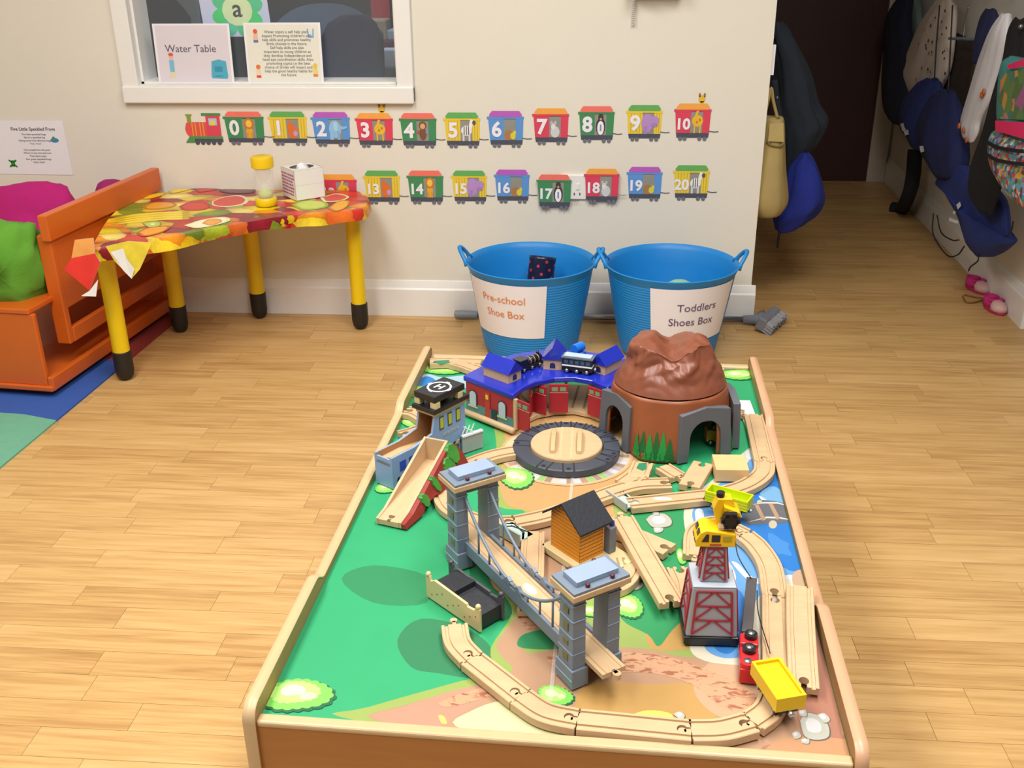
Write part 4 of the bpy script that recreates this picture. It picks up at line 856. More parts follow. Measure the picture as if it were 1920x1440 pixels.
# broom lying along the skirting
A = U(852, 588, .022); B_ = U(1400, 592, .022); A.y = B_.y = YW-.05; br = thing('broom', 'grey broom lying along the skirting behind the blue tubs', 'broom', (A.x, A.y, .022)); Lb = B_.x-A.x
MB().cyl((.05, 0, 0), (Lb, 0, 0), .0115, n=20).build('handle_pole', mat('brushed_steel', '#a7a9ae', .3, .9), br, True)
MB().lathe([(.004, 0), (.015, .004), (.0165, .03), (.015, .08), (.0125, .09)], n=20).build('grip', mat('grip_grey', '#8a8f98', .5), br, 40)
bpy.data.objects['grip'].rotation_euler = (0, PI/2, 0)
GR = mat('broom_plastic', '#7a7d86', .5)
h = MB(); h.loft([ring_pts((Lb-.02, 0, 0), .001, .016, 16)] + [[Vector((Lb+dx, ry*math.cos(2*PI*i/16), rz*math.sin(2*PI*i/16)+dz)) for i in range(16)] for dx, ry, rz, dz in ((-.02, .015, .015, 0), (.02, .02, .018, 0), (.045, .05, .024, .004), (.06, .06, .026, .006))][0:]); h.build('head_socket', GR, br, True)
M_ = Matrix.Translation((Lb+.068, -.02, .012)) @ Matrix.Rotation(-.5, 4, 'Z') @ Matrix.Rotation(.35, 4, 'Y')
MB().box((0, 0, 0), (.035, .15, .05), M=M_).build('brush_block', GR, br, bevel=.006)
m = MB(); rr = random.Random(2)
for k in range(90):
    y0 = rr.uniform(-.072, .072); z0 = rr.uniform(-.02, .02); a = M_ @ Vector((.015, y0, z0)); b_ = M_ @ Vector((.05, y0*1.1, z0*1.15)); m.cyl(a, b_, .004, .003, 5)
MB().box((.030, 0, 0), (.032, .146, .042), M=M_).build('bristle_mass', mat('bristle_mass_grey', '#9a999c', .9, var=.2, vscale=300, stretch=(.2, 1, 1)), br, bevel=.008)
o = m.build('bristles', mat('bristle_grey', '#8e8d92', .8), br); o['kind'] = 'stuff'

# ================================================================ the corridor
HOOK = mat('hook_metal', '#8a8784', .35, .8)
def dense(rows):
    q = spline([Vector((r[0], r[1], r[2])) for r in rows], 6); t = spline([Vector((r[3], 0, 0)) for r in rows], 6)
    return [(a.x, a.y, a.z, max(.004, b.x)) for a, b in zip(q, t)]
def fold_ring(c, rx, ry, i, fold, k, n=44):
    out = []
    for j in range(n):
        a = 2*PI*j/n; w = 1+fold*(math.sin(k*a+.10*i)+.6*math.sin((2*k+1)*a-.16*i+1)+.35*math.sin(3*a+.33*i))
        out.append(Vector((c[0]+rx*w*math.cos(a), c[1]+ry*(1+.35*(w-1))*math.sin(a), c[2]+.004*fold/.06*math.sin(3*a+.5*i))))
    return out
def rows_right(rows, X, n=30, fold=.06, k=6):
    rings = []
    for i, (l, r, y, th) in enumerate(dense(rows)):
        a, b = onplane(l, y, 0, X), onplane(r, y, 0, X)
        rings.append(fold_ring((X, (a.y+b.y)/2, (a.z+b.z)/2), th, abs(a.y-b.y)/2, i, fold, k))
    return MB().loft(rings)
def rows_front(rows, Y, n=30, fold=.05, k=6):
    rings = []
    for i, (l, r, y, th) in enumerate(dense(rows)):
        a, b = onplane(l, y, 1, Y), onplane(r, y, 1, Y)
        rings.append(fold_ring(((a.x+b.x)/2, Y, (a.z+b.z)/2), abs(a.x-b.x)/2, th, i, fold, k))
    return MB().loft(rings)
def patchy(name, cols, scale):
    m = bpy.data.materials.new(name); m.use_nodes = True; nt = m.node_tree; N = nt.nodes; L = nt.links; b = N['Principled BSDF']; b.inputs['Roughness'].default_value = .6
    tc = N.new('ShaderNodeTexCoord'); v = N.new('ShaderNodeTexVoronoi'); v.inputs['Scale'].default_value = scale; L.new(tc.outputs['Object'], v.inputs['Vector'])
    sp = N.new('ShaderNodeSeparateColor'); L.new(v.outputs['Color'], sp.inputs[0]); cr = N.new('ShaderNodeValToRGB'); cr.color_ramp.interpolation = 'CONSTANT'; e = cr.color_ramp.elements
    e[0].color = lin(cols[0]); e[1].position = 1/len(cols); e[1].color = lin(cols[1])
    for i in range(2, len(cols)): x = e.new(i/len(cols)); x.color = lin(cols[i])
    L.new(sp.outputs[0], cr.inputs[0]); L.new(cr.outputs[0], b.inputs['Base Color'])
    return m
def cloth(name, hx, b=.5): return mat(name, hx, .9, var=.12, vscale=12, bump=b, bscale=60)
def peg(px, py, X): 
    P = onplane(px, py, 0, X); m = MB(); m.tube([(rwx(P.y)+.002, P.y, P.z+.02), (X-.01, P.y, P.z+.015), (X-.025, P.y, P.z+.02), (X-.03, P.y, P.z+.04)], .005, 8); m.ball((X-.03, P.y, P.z+.045), .009)
    return m
rail = MB().hexa([(rwx(y)-d, y, z) for y, d, z in ((3.68, 0, 1.13), (3.68, .018, 1.13), (6.0, .018, 1.13), (6.0, 0, 1.13))], [(rwx(y)-d, y, z) for y, d, z in ((3.68, 0, 1.22), (3.68, .018, 1.22), (6.0, .018, 1.22), (6.0, 0, 1.22))]).build('peg_rail', mat('rail_cream', '#cdbfa8', .5)); 
pr = thing('coat_rail', 'cream coat rail with pegs along the right corridor wall', 'coat rail'); rail.name = 'rail_board'; rail.parent = pr
for k in range(9):
    y = 3.8+k*.24; m = MB(); x = rwx(y)-.018; m.tube([(x, y, 1.16), (x-.03, y, 1.15), (x-.045, y, 1.155), (x-.05, y, 1.18)], .006, 8); m.ball((x-.05, y, 1.185), .010); m.build('peg', plain(['#a8483a', '#7d8a8c', '#b09a6a', '#5a6a8c'][k % 4], .4), pr, True)
X = 1.56
T = lambda o, l, c, g=None: tag(o, l, c, g)
T(rows_right([(1700, 1716, -25, .02), (1690, 1722, 0, .04), (1684, 1728, 60, .03), (1680, 1726, 130, .03), (1686, 1720, 170, .03)], 1.635).build('cardigan', cloth('grey_green_knit', '#6d7d74'), None, True), 'grey-green knitted garment nearest the dark door', 'clothing')
T(rows_right([(1700, 1712, -20, .02), (1668, 1700, 40, .05), (1662, 1712, 110, .05), (1660, 1716, 170, .06), (1664, 1712, 220, .05), (1678, 1700, 232, .03)], 1.53).build('dark_coat', cloth('dark_navy_coat', '#15182c'), None, True), 'dark navy coat hanging nearest the door behind the floral top', 'coat')
# floral top
t = thing('floral_top', 'pale floral child\'s top hanging with its sleeve out', 'clothing')
rows_right([(1766, 1780, -8, .015), (1752, 1790, 12, .03), (1730, 1788, 50, .045), (1706, 1780, 110, .05), (1688, 1764, 150, .05), (1700, 1745, 178, .03), (1705, 1735, 190, .012)], 1.545).build('fabric', cloth('floral_cotton', '#c9b9ab', .3), t, True)
m = MB(); rr = random.Random(8)
for k in range(46):
    px, py = rr.uniform(1705, 1775), rr.uniform(20, 175); P = onplane(px, py, 0, 1.497)
    l = 1752-(py-12)*.45
    if px < l: continue
    m.cyl(P, P+Vector((-.003, 0, 0)), rr.uniform(.004, .007), n=7, mi=k % 2)
m.build('printed_flowers', [plain('#6c3f4c'), plain('#3f3a40')], t)
def sack(label, rows, X, col, logo=None, cords=None, fold=.08):
    t = thing('drawstring_bag', label, 'bag', group='drawstring bags on the pegs')
    rows_right(rows, X, fold=fold).build('bag_body', cloth('nylon_'+col.lstrip('#'), col, .8), t, True)
    if logo:
        m = MB()
        for pts in logo: m.ngon([onplane(a, b, 0, X-c) for a, b, c in pts])
        m.build('white_logo', plain('#d5d5dc', .6), t)
    for c in cords or []: MB().tube(spline([onplane(a, b, 0, X-.02) for a, b in c], 6), .003, 6).build('cord', plain('#1a1a22', .7), t, True)
    return t
sack('navy drawstring bag with a small white logo below the floral top', [(1742, 1762, 150, .02), (1718, 1768, 172, .04), (1700, 1770, 205, .06), (1694, 1768, 235, .065), (1697, 1760, 262, .05), (1710, 1745, 278, .03)], 1.48, '#1c2a66', [[(1688, 232, .067), (1698, 230, .067), (1702, 243, .067), (1692, 246, .067)], [(1694, 246, .067), (1703, 243, .067), (1704, 252, .067), (1697, 254, .067)]], [[(1752, 150), (1756, 80), (1762, 10)]])
sack('plain dark blue drawstring bag hanging lowest in the middle', [(1770, 1790, 170, .02), (1748, 1800, 195, .04), (1732, 1808, 235, .06), (1730, 1810, 275, .065), (1740, 1800, 315, .05), (1757, 1785, 333, .025)], 1.45, '#161f4e', [[(1724, 274, .068), (1731, 273, .068), (1733, 284, .068), (1726, 286, .068)]], [[(1778, 172), (1782, 90), (1786, 10)]])
# trousers on a hanger
t = thing('trousers', 'dark brown trousers clipped to a hanger between bags and apron', 'clothing')
rows_right([(1780, 1828, 70, .012), (1776, 1828, 80, .012), (1770, 1822, 140, .012), (1768, 1816, 190, .012), (1772, 1808, 215, .01)], 1.59, fold=.14, k=4).build('legs', cloth('brown_twill', '#3d2f28'), t, True)
MB().tube([onplane(1780, 72, 0, 1.5), onplane(1830, 74, 0, 1.5)], .006, 8).build('hanger_bar', plain('#7d8ba0', .4), t); MB().tube(spline([onplane(1806, 72, 0, 1.5), onplane(1810, 40, 0, 1.5), onplane(1816, 10, 0, 1.5)], 5), .0035, 6).build('hanger_hook', HOOK, t, True)
T(rows_right([(1852, 1866, 18, .015), (1842, 1870, 40, .03), (1836, 1862, 80, .04), (1830, 1850, 120, .03)], 1.5).build('cardigan', cloth('navy_spotted', '#1f2348'), None, True), 'navy cardigan with red collar between trousers and apron', 'clothing')
t = thing('white_apron', 'long white painting apron with orange trim hanging by the pegs', 'apron')
rows_right([(1884, 1892, 26, .015), (1862, 1892, 60, .03), (1840, 1880, 110, .025), (1822, 1862, 170, .025), (1806, 1840, 218, .02), (1802, 1834, 240, .02), (1806, 1826, 262, .012)], 1.44).build('apron_cloth', cloth('apron_white', '#d4d2d6', .3), t, True)
m = MB()
for a, b in ((1844, 172), (1840, 178), (1798, 236), (1806, 244), (1812, 262)): P = onplane(a, b, 0, 1.415); m.ball(P, (.004, .012, .012))
m.build('orange_trim', plain('#c9683a'), t)
t = thing('black_coat', 'long black coat hanging in front of the bags', 'coat')
rows_right([(1910, 1928, 36, .02), (1897, 1935, 60, .03), (1887, 1930, 120, .035), (1866, 1915, 190, .035), (1846, 1895, 260, .035), (1822, 1876, 330, .035), (1820, 1864, 375, .03), (1842, 1858, 400, .015)], 1.395, fold=.09).build('coat_body', cloth('black_wool', '#0d0d12'), t, True)
MB().ball(onplane(1914, 50, 0, 1.36), .008).build('button', HOOK, t)
# pink and green school bag
t = thing('backpack', 'child\'s backpack with pink piping and a green picture front', 'backpack')
XB = 1.31
rows_right([(1895, 1950, 112, .02), (1882, 1960, 130, .04), (1876, 1962, 180, .045), (1874, 1962, 235, .045), (1878, 1960, 258, .03)], XB, fold=0).build('bag_body', cloth('turquoise_nylon', '#347674', .2), t, True)
m = MB(); Q = lambda a, b, d=.048: onplane(a, b, 0, XB-d)
m.ngon([Q(*q) for q in ((1876, 150), (1888, 135), (1925, 128), (1925, 225), (1870, 222))]); m.build('front_picture', patchy('picture_print', ['#4a6238', '#a06a6a', '#3d6a5c', '#a87c3a', '#8a4f74', '#566f3c'], 26), t)
m = MB(); m.ngon([Q(*q, .049) for q in ((1866, 226), (1925, 230), (1925, 262), (1866, 245))]); m.ngon([Q(*q, .049) for q in ((1888, 122), (1925, 108), (1925, 124), (1892, 130))]); m.build('pink_panel', plain('#c9285a', .5), t)
# patterned bag below
t = thing('shoulder_bag', 'small bag covered in bright multicoloured print with black zip bands', 'bag')
rows_right([(1874, 1960, 258, .02), (1858, 1962, 274, .04), (1856, 1964, 310, .05), (1866, 1964, 345, .045), (1890, 1960, 378, .03), (1908, 1950, 390, .015)], 1.30, fold=0).build('bag_body', patchy('confetti_print', ['#b03a34', '#4a586a', '#a9adb6', '#4f8aa0', '#b88c30', '#5f3048', '#467f4a', '#6f7b90'], 75), t, True)
for yb in (272, 296): MB().tube(spline([onplane(a, b, 0, 1.25) for a, b in ((1850, yb-6), (1870, yb+4), (1900, yb+10), (1925, yb+12))], 5), .006, 6).build('zip_band', plain('#15151a', .5), t, True)
sack('blue drawstring bag with white letters and long cords near the pink shoes', [(1800, 1850, 320, .03), (1772, 1895, 345, .04), (1748, 1905, 385, .035), (1768, 1912, 400, .045), (1792, 1900, 425, .05), (1807, 1870, 455, .04), (1820, 1842, 474, .015)], 1.46, '#1f3074',
     [[(1793, 384, .052), (1800, 378, .052), (1802, 386, .052), (1796, 393, .052)], [(1786, 397, .052), (1791, 395, .052), (1792, 400, .052), (1788, 402, .052)], [(1780, 408, .052), (1797, 414, .052), (1796, 420, .052), (1779, 414, .052)]],
     [[(1750, 400), (1750, 440), (1775, 478), (1795, 478), (1808, 462)], [(1757, 404), (1765, 436), (1785, 450), (1798, 450)], [(1900, 415), (1895, 435), (1880, 444), (1872, 438)], [(1832, 470), (1834, 488), (1820, 500), (1816, 508)]], fold=.05)
# dark trailing scarf reaching the floor
t = thing('black_scarf', 'long black scarf trailing down to the corridor floor', 'scarf')
pts = spline([onplane(1716, 280, 0, 1.56), onplane(1712, 330, 0, 1.56), onplane(1704, 365, 0, 1.55), U(1690, 391, .02), U(1668, 390, .015)], 6); m = MB(); m.tube(pts, [.035]*(len(pts)-1)+[.02], 10); m.build('knit', cloth('black_knit', '#131318'), t, True)
# pink shoes under the coats
def pink_shoe(px, py, rz, label):
    P = U(px, py, 0); t = thing('child_shoe', label, 'shoe', P, rz, 'pink toddler shoes by the skirting')
    MB().prism(ell(0, 0, .068, .030, 24), 0, .014).build('sole', plain('#b3285a', .5), t, bevel=.003)
    MB().loft([ring_pts((.03, 0, .012), .036, .029, 24), ring_pts((.028, 0, .028), .035, .028, 24), ring_pts((.022, 0, .040), .026, .021, 24), ring_pts((.016, 0, .045), .012, .01, 24)]).build('toe', plain('#dcb0ac', .6), t, True)
    MB().loft([ring_pts((-.03, 0, .012), .038, .029, 24), ring_pts((-.032, 0, .035), .036, .028, 24), ring_pts((-.034, 0, .048), .034, .026, 24), ring_pts((-.034, 0, .048), .028, .02, 24), ring_pts((-.034, 0, .02), .026, .018, 24)]).build('heel', plain('#cf2f80', .6), t, True)
    MB().box((0, 0, .044), (.02, .058, .008)).build('strap', plain('#cf2f80', .6), t, bevel=.002); MB().ball((.03, 0, .040), (.009, .009, .004)).build('flower_badge', plain('#d8488c'), t, True)
    return t
pink_shoe(1832, 545, -1.3, 'pink toddler shoe further from the camera under the blue bag'); pink_shoe(1864, 582, -1.45, 'pink toddler shoe nearest the end of the right skirting')
MB_ = MB().tube(spline([U(1805, 555, .006), U(1812, 566, .006), U(1830, 566, .006), U(1845, 560, .006), U(1830, 557, .006), U(1808, 552, .006)], 5), .003, 6); tag(MB_.build('elastic_loop', plain('#8a5a2a', .7), None, True), 'thin brown elastic loop on the floor beside the pink shoes', 'cord')
# coats and bags on the corridor's left side
t = thing('dark_jacket', 'dark slate jacket on the corridor\'s left wall above the bags', 'coat')
rows_front([(1446, 1466, 42, .03), (1442, 1482, 62, .06), (1448, 1500, 95, .09), (1450, 1518, 140, .1), (1452, 1530, 190, .1), (1458, 1548, 230, .09), (1464, 1536, 258, .08), (1468, 1512, 290, .06), (1470, 1498, 322, .04)], 3.98, fold=.09).build('jacket_body', cloth('slate_padded', '#1e2733', .6), t, True)
MB().tube(spline([onplane(1452, 150, 1, 3.87), onplane(1458, 200, 1, 3.87), onplane(1470, 260, 1, 3.87)], 5), .012, 8).build('sleeve_edge', cloth('slate_padded', '#1e2733'), t, True)
MB().ball(onplane(1457, 183, 1, 3.86), .006).build('press_stud', HOOK, t)
t = thing('canvas_bag', 'mustard canvas bag hanging at the corner of the corridor', 'bag')
YC = 3.75
rows_front([(1432, 1462, 218, .03), (1428, 1470, 226, .05), (1420, 1472, 270, .06), (1408, 1473, 320, .07), (1400, 1476, 372, .075), (1410, 1465, 398, .06), (1420, 1455, 405, .03)], YC, fold=.03).build('bag_body', cloth('mustard_canvas', '#a8935c', .4), t, True)
MB().tube(spline([onplane(a, b, 1, YC-.03) for a, b in ((1432, 222), (1440, 190), (1446, 165), (1450, 190), (1458, 222))], 6), .006, 8).build('strap', cloth('mustard_canvas', '#a8935c'), t, True)
MB().tube(spline([onplane(a, b, 1, YC-.062) for a, b in ((1438, 262), (1445, 272), (1462, 274), (1471, 265))], 6), .004, 6).build('seam_cord', plain('#7d6a3a'), t, True); 
m = MB(); m.ngon([onplane(a, b, 1, YC-.066) for a, b in ((1443, 232), (1469, 230), (1470, 266), (1440, 265))]); m.build('front_pocket', cloth('mustard_pocket', '#b39e66', .3), t)
t = thing('drawstring_bag', 'bright blue drawstring bag hanging behind the mustard bag', 'bag', group='drawstring bags on the pegs')
rows_front([(1500, 1516, 286, .03), (1482, 1530, 310, .06), (1470, 1542, 345, .08), (1460, 1543, 378, .08), (1450, 1522, 405, .07), (1455, 1492, 428, .04), (1458, 1466, 434, .015)], 3.92, fold=.07).build('bag_body', cloth('royal_nylon', '#1b2c8a', .8), t, True)
MB().tube(spline([onplane(a, b, 1, 3.9) for a, b in ((1464, 428), (1460, 445), (1458, 464))], 5), .005, 6).build('cord', plain('#14141c'), t, True)
m = MB(); P = onplane(1443, 82, 1, YW+.05); P2 = onplane(1438, 138, 1, YW+.05); m.bx(WX1, WX1+.003, YW+.03, YW+.14, P2.z, P.z); m.bx(WX1, WX1+.012, YW+.01, YW+.03, P2.z, P.z)
tag(m.build('name_card', PAPER), 'white name card fixed at the corridor corner beside the jacket', 'card')
o = tag(MB().tube([(WX1, 3.95, .995), (WX1+.05, 3.95, .99), (WX1+.07, 3.95, 1.01)], .007, 8).build('coat_hook', mat('brass', '#b08d4a', .3, 1), None, True), 'brass hook holding the slate jacket', 'hook')
# ================================================================ toys on the train table
ZT = ZM+.0035                                # everything rests just above the print
GRY = mat('bridge_grey_plastic', '#6f7c8c', .4, var=.04); GRYD = mat('bridge_dark_grey', '#596270', .45); GRYL = mat('bridge_light_top', '#8b9cb4', .35)
RED = mat('roundhouse_red', '#a3212e', .45); BLUR = mat('roof_blue_gloss', '#1a2ca8', .25, var=.05, coat=.3); BLACK = mat('toy_black', '#15161c', .35); STEEL = mat('wheel_steel', '#c3c5c8', .25, .9)
CREAM = mat('cream_wood', '#cdbb8a', .5, var=.08, vscale=12, stretch=(1, 8, 8))
def place(name, label, cat, xy, ang, z=ZT, group=None): return thing(name, label, cat, (xy[0], xy[1], z), ang, group)

# ---- suspension bridge
a = Vector((-.1805, 1.4275, 0)); b = Vector((.0115, 1.153, 0)); d = b-a; ang = math.atan2(d.y, d.x); SP = d.length
br = place('toy_bridge', 'grey toy suspension bridge with two towers and a wooden deck', 'toy bridge', a, ang)
for x in (0, SP):
    tw = MB(); 
    for sy in (-1, 1):
        yc = sy*.0285; pm = MB()
        pm.hexa([(x-.022, yc-.014, 0), (x+.022, yc-.014, 0), (x+.022, yc+.014, 0), (x-.022, yc+.014, 0)], [(x-.021, yc-.0135, .03), (x+.021, yc-.0135, .03), (x+.021, yc+.0135, .03), (x-.021, yc+.0135, .03)])
        pm.hexa([(x-.018, yc-.011, .03), (x+.018, yc-.011, .03), (x+.018, yc+.011, .03), (x-.018, yc+.011, .03)], [(x-.0165, yc-.010, .15), (x+.0165, yc-.010, .15), (x+.0165, yc+.010, .15), (x-.0165, yc+.010, .15)])
        p_ = pm.build('pillar', GRY, br, bevel=.0012)
        m = MB()
        for zz in (.055, .082, .109, .134): m.box((x, yc+sy*.0108, zz), (.034, .0016, .0014)); m.box((x-.0175, yc, zz), (.0014, .021, .0014)); m.box((x+.0175, yc, zz), (.0014, .021, .0014))
        m.box((x, yc+sy*.0142, .014), (.043, .001, .0014)); m.build('stone_courses', GRYL, p_)
        m = MB()
        for zz, hh in ((.044, .012), (.069, .008), (.095, .013), (.121, .009)): m.box((x, yc+sy*.0112, zz), (.012, .001, hh))
        m.build('windows', plain('#6d6a48', .5), p_)
    MB().bx(x-.0175, x+.0175, -.018, .018, .138, .15).build('cross_beam', GRYD, br)
    MB().bx(x-.029, x+.029, -.047, .047, .15, .159).build('wooden_cap', WOOD, br, bevel=.001); MB().bx(x-.0275, x+.0275, -.0455, .0455, .159, .1635).build('cap_plate', GRY, br, bevel=.0008)
    rf = MB().bx(x-.0165, x+.0165, -.034, .034, .1635, .1715).build('cap_block', GRYL, br, bevel=.001)
    for sx in (-.022, .022):
        for yy in (-.02, .02): MB().ball((x+sx, yy, .166), .0035, 10, 7).build('red_lamp', plain('#5a1a22', .3), br, True)
dk = MB().bx(-.055, SP+.06, -.019, .019, .036, .044).build('deck', WOOD, br, bevel=.0006)
m = MB(); m.bx(-.055, SP+.06, -.0135, -.0118, .0440, .0443); m.bx(-.055, SP+.06, .0118, .0135, .0440, .0443); m.build('rail_grooves', mat('groove_brown', '#a98a62', .7), dk)
MB().prism(ell(SP*.53, 0, .016, .007, 20), .044, .0443).build('white_sticker', PAPER, dk)
m = MB(); m.cyl((SP+.066, 0, .036), (SP+.066, 0, .044), .006, n=16); m.bx(SP+.058, SP+.066, -.0028, .0028, .036, .044); m.build('peg', WOOD, dk)
for sy in (-1, 1):
    y = sy*.0225; MB().bx(.01, SP-.01, y-.003, y+.003, .026, .048).build('side_girder', GRY, br, bevel=.0008)
    for x0, x1, dr in ((.012, SP*.5, 1), (SP-.012, SP*.5, -1)):
        pts = [(x0+(x1-x0)*f, y, .136-(.136-.052)*(1-(1-f)**2.0)) for f in [k/12 for k in range(13)]]
        MB().tube(pts, .0026, 8).build('main_cable', GRY, br, True)
        for f in (.3, .52, .74):
            zz = .136-(.136-.052)*(1-(1-f)**2.0); xx = x0+(x1-x0)*f; MB().cyl((xx, y, .046), (xx, y, zz), .0018, n=8).build('hanger_rod', GRY, br, True)
    m = MB(); xc = SP*.5
    for s2 in (-1, 1): m.hexa([(xc+s2*.008, y-.003, .046), (xc+s2*.030, y-.003, .046), (xc+s2*.030, y+.003, .046), (xc+s2*.008, y+.003, .046)], [(xc+s2*.008, y-.003, .056), (xc+s2*.016, y-.003, .060), (xc+s2*.016, y+.003, .060), (xc+s2*.008, y+.003, .056)])
    m.build('cable_anchor', GRY, br)

# ---- roundhouse with turntable
RH0 = Vector((-.0376, 1.816, 0))
rh = place('roundhouse', 'toy engine roundhouse with glossy blue roof and red doors', 'toy building', RH0, 0)
def W2(P): return (P[0]-RH0.x, P[1]-RH0.y)
roofpts = [W2(q) for q in ((-.2646, 1.983), (-.1501, 1.8905), (-.1330, 1.928), (-.1067, 1.9606), (-.0681, 1.9824), (-.0262, 1.9876), (.0113, 1.9728), (.0447, 1.9389), (.1180, 2.049), (.100, 2.090), (.055, 2.118), (.0, 2.136), (-.06, 2.143), (-.11, 2.138), (-.165, 2.112), (-.215, 2.065))]
MB().prism(roofpts, .0765, .0885).build('roof', BLUR, rh, bevel=.003, seg=3)
def wallseg(name, p, q, h0, h1, th, m, par=rh):
    p, q = Vector(p), Vector(q); dd = (q-p).normalized(); nn = Vector((-dd.y, dd.x))*th/2
    return MB().prism([tuple(p+nn), tuple(q+nn), tuple(q-nn), tuple(p-nn)], h0, h1).build(name, m, par)
pl = Vector(W2((-.2555, 1.982))); pr_ = Vector(W2((-.1475, 1.8975)))
sw = wallseg('side_wall', pl, pr_, .008, .0765, .008, RED); dl = (pr_-pl).normalized(); nl = Vector((dl.y, -dl.x)); Ln = (pr_-pl).length
def onwall(s, z, e=.0045): q = pl+dl*s+nl*e; return (q.x, q.y, z)
def wallpatch(name, outline, mt, e): m = MB(); lo = [onwall(s, z, e) for s, z in outline]; hi = [onwall(s, z, e+.0006) for s, z in outline]; return m.hexa(lo, hi).build(name, mt, sw)
TEAL = plain('#4f7f80', .5); WGL = plain('#b4bcc4', .4)
wallpatch('teal_dado', [(0, .008), (Ln, .008), (Ln, .032), (0, .032)], TEAL, .0042)
wallpatch('red_pier', [(Ln*.42, .008), (Ln*.52, .008), (Ln*.52, .07), (Ln*.42, .07)], plain('#b3332c', .5), .005)
for s in (Ln*.16, Ln*.78):
    o = [(s-.0115, .027), (s+.0115, .027), (s+.0115, .055)]+[(s+.0115*math.cos(t), .055+.009*math.sin(t)) for t in [PI*k/8 for k in range(1, 8)]]+[(s-.0115, .055)]
    wallpatch('arched_window', o, plain('#2e3448', .5), .0052); wallpatch('window_glazing', [(s+(x-s)*.82, .028+(z-.028)*.93) for x, z in o], WGL, .006)
    wallpatch('window_sill', [(s-.014, .024), (s+.014, .024), (s+.014, .0275), (s-.014, .0275)], CREAM, .006)
wallpatch('wall_lamp', [(Ln*.47-.004, .055), (Ln*.47+.004, .055), (Ln*.47+.004, .065), (Ln*.47-.004, .065)], plain('#d9b23a', .4), .0065)
g = wallpatch('side_door', [(Ln*.55, .008), (Ln*.67, .008), (Ln*.67, .036), (Ln*.55, .036)], plain('#23343c', .5), .0055)
q0, q1 = pl-dl*.004+nl*.009, pr_+dl*.006+nl*.009; MB().cyl((q0.x, q0.y, .007), (q1.x, q1.y, .007), .007, n=14).build('base_rail', WOOD, rh, True)
e0 = pr_+dl*.003; MB().box((e0.x, e0.y, .042), (.008, .008, .069), math.atan2(dl.y, dl.x)).build('corner_post', WOOD, rh)
wallseg('side_wall', W2((.0430, 1.952)), W2((.108, 2.045)), .008, .0765, .008, RED)
# floor of the stalls with its track beds
fp = [W2(q) for q in ((-.2555, 1.984), (-.1475, 1.8995), (-.128, 1.935), (-.104, 1.965), (-.066, 1.985), (-.026, 1.99), (.010, 1.975), (.0430, 1.945), (.108, 2.045), (.09, 2.085), (0, 2.13), (-.11, 2.13), (-.21, 2.06))]
MB().prism(fp, 0, .008).build('stall_floor', WOOD, rh)
for k, ag in enumerate((132, 116, 100, 84, 68)):
    c, s = math.cos(R_(ag)), math.sin(R_(ag)); m = MB()
    for o in (-.0125, .0125): m.prism([(c*.19-s*(o-.0025), s*.19+c*(o-.0025)), (c*.31-s*(o-.0025), s*.31+c*(o-.0025)), (c*.31-s*(o+.0025), s*.31+c*(o+.0025)), (c*.19-s*(o+.0025), s*.19+c*(o+.0025))], .008, .0084)
    m.build('stall_track', plain('#8d7a5c', .7), rh)
    if k < 4:
        ag2 = R_(ag-8); m = MB(); m.box((.185*math.cos(ag2), .185*math.sin(ag2), .042), (.006, .006, .069), ag2); m.build('stall_post', WOOD, rh)
        m = MB(); m.box((.25*math.cos(ag2), .25*math.sin(ag2), .042), (.12, .003, .069), ag2); m.build('stall_partition', WOOD if k != 2 else RED, rh)
def door(hx, hy, a_, w=.030, h=.062, z0=.010):
    dd = Vector((math.cos(a_), math.sin(a_))); t = MB(); nn = Vector((-dd.y, dd.x))*.0018; p = Vector(W2((hx, hy))); q = p+dd*w
    o = t.prism([tuple(p+nn), tuple(q+nn), tuple(q-nn), tuple(p-nn)], z0, z0+h).build('door', RED, rh, bevel=.0006)
    for zz in (z0+h*.78,): 
        m = MB(); 
        for f0, f1 in ((.12, .44), (.56, .88)):
            e1, e2 = p+dd*w*f0, p+dd*w*f1; m.prism([tuple(e1+nn*1.2), tuple(e2+nn*1.2), tuple(e2-nn*1.2), tuple(e1-nn*1.2)], zz-.001, zz+.008)
        m.build('door_panes', plain('#6f9a74', .4), o)
    m = MB(); m.prism([tuple(p+nn*1.25), tuple(q+nn*1.25), tuple(q-nn*1.25), tuple(p-nn*1.25)], z0+h*.70, z0+h*.72); m.build('door_rail', plain('#c98a86', .5), o)
def door_px(a, b, h=.066):
    p, q = U(*a, ZT+.010), U(*b, ZT+.010); dd = q-p; door(p.x, p.y, math.atan2(dd.y, dd.x), dd.length, h)
door_px((967, 801), (993, 812)); door_px((997, 769), (1024, 779)); door_px((994, 781), (1000, 768)); door_px((1030, 773), (1065, 773)); door_px((1102, 776), (1127, 785))
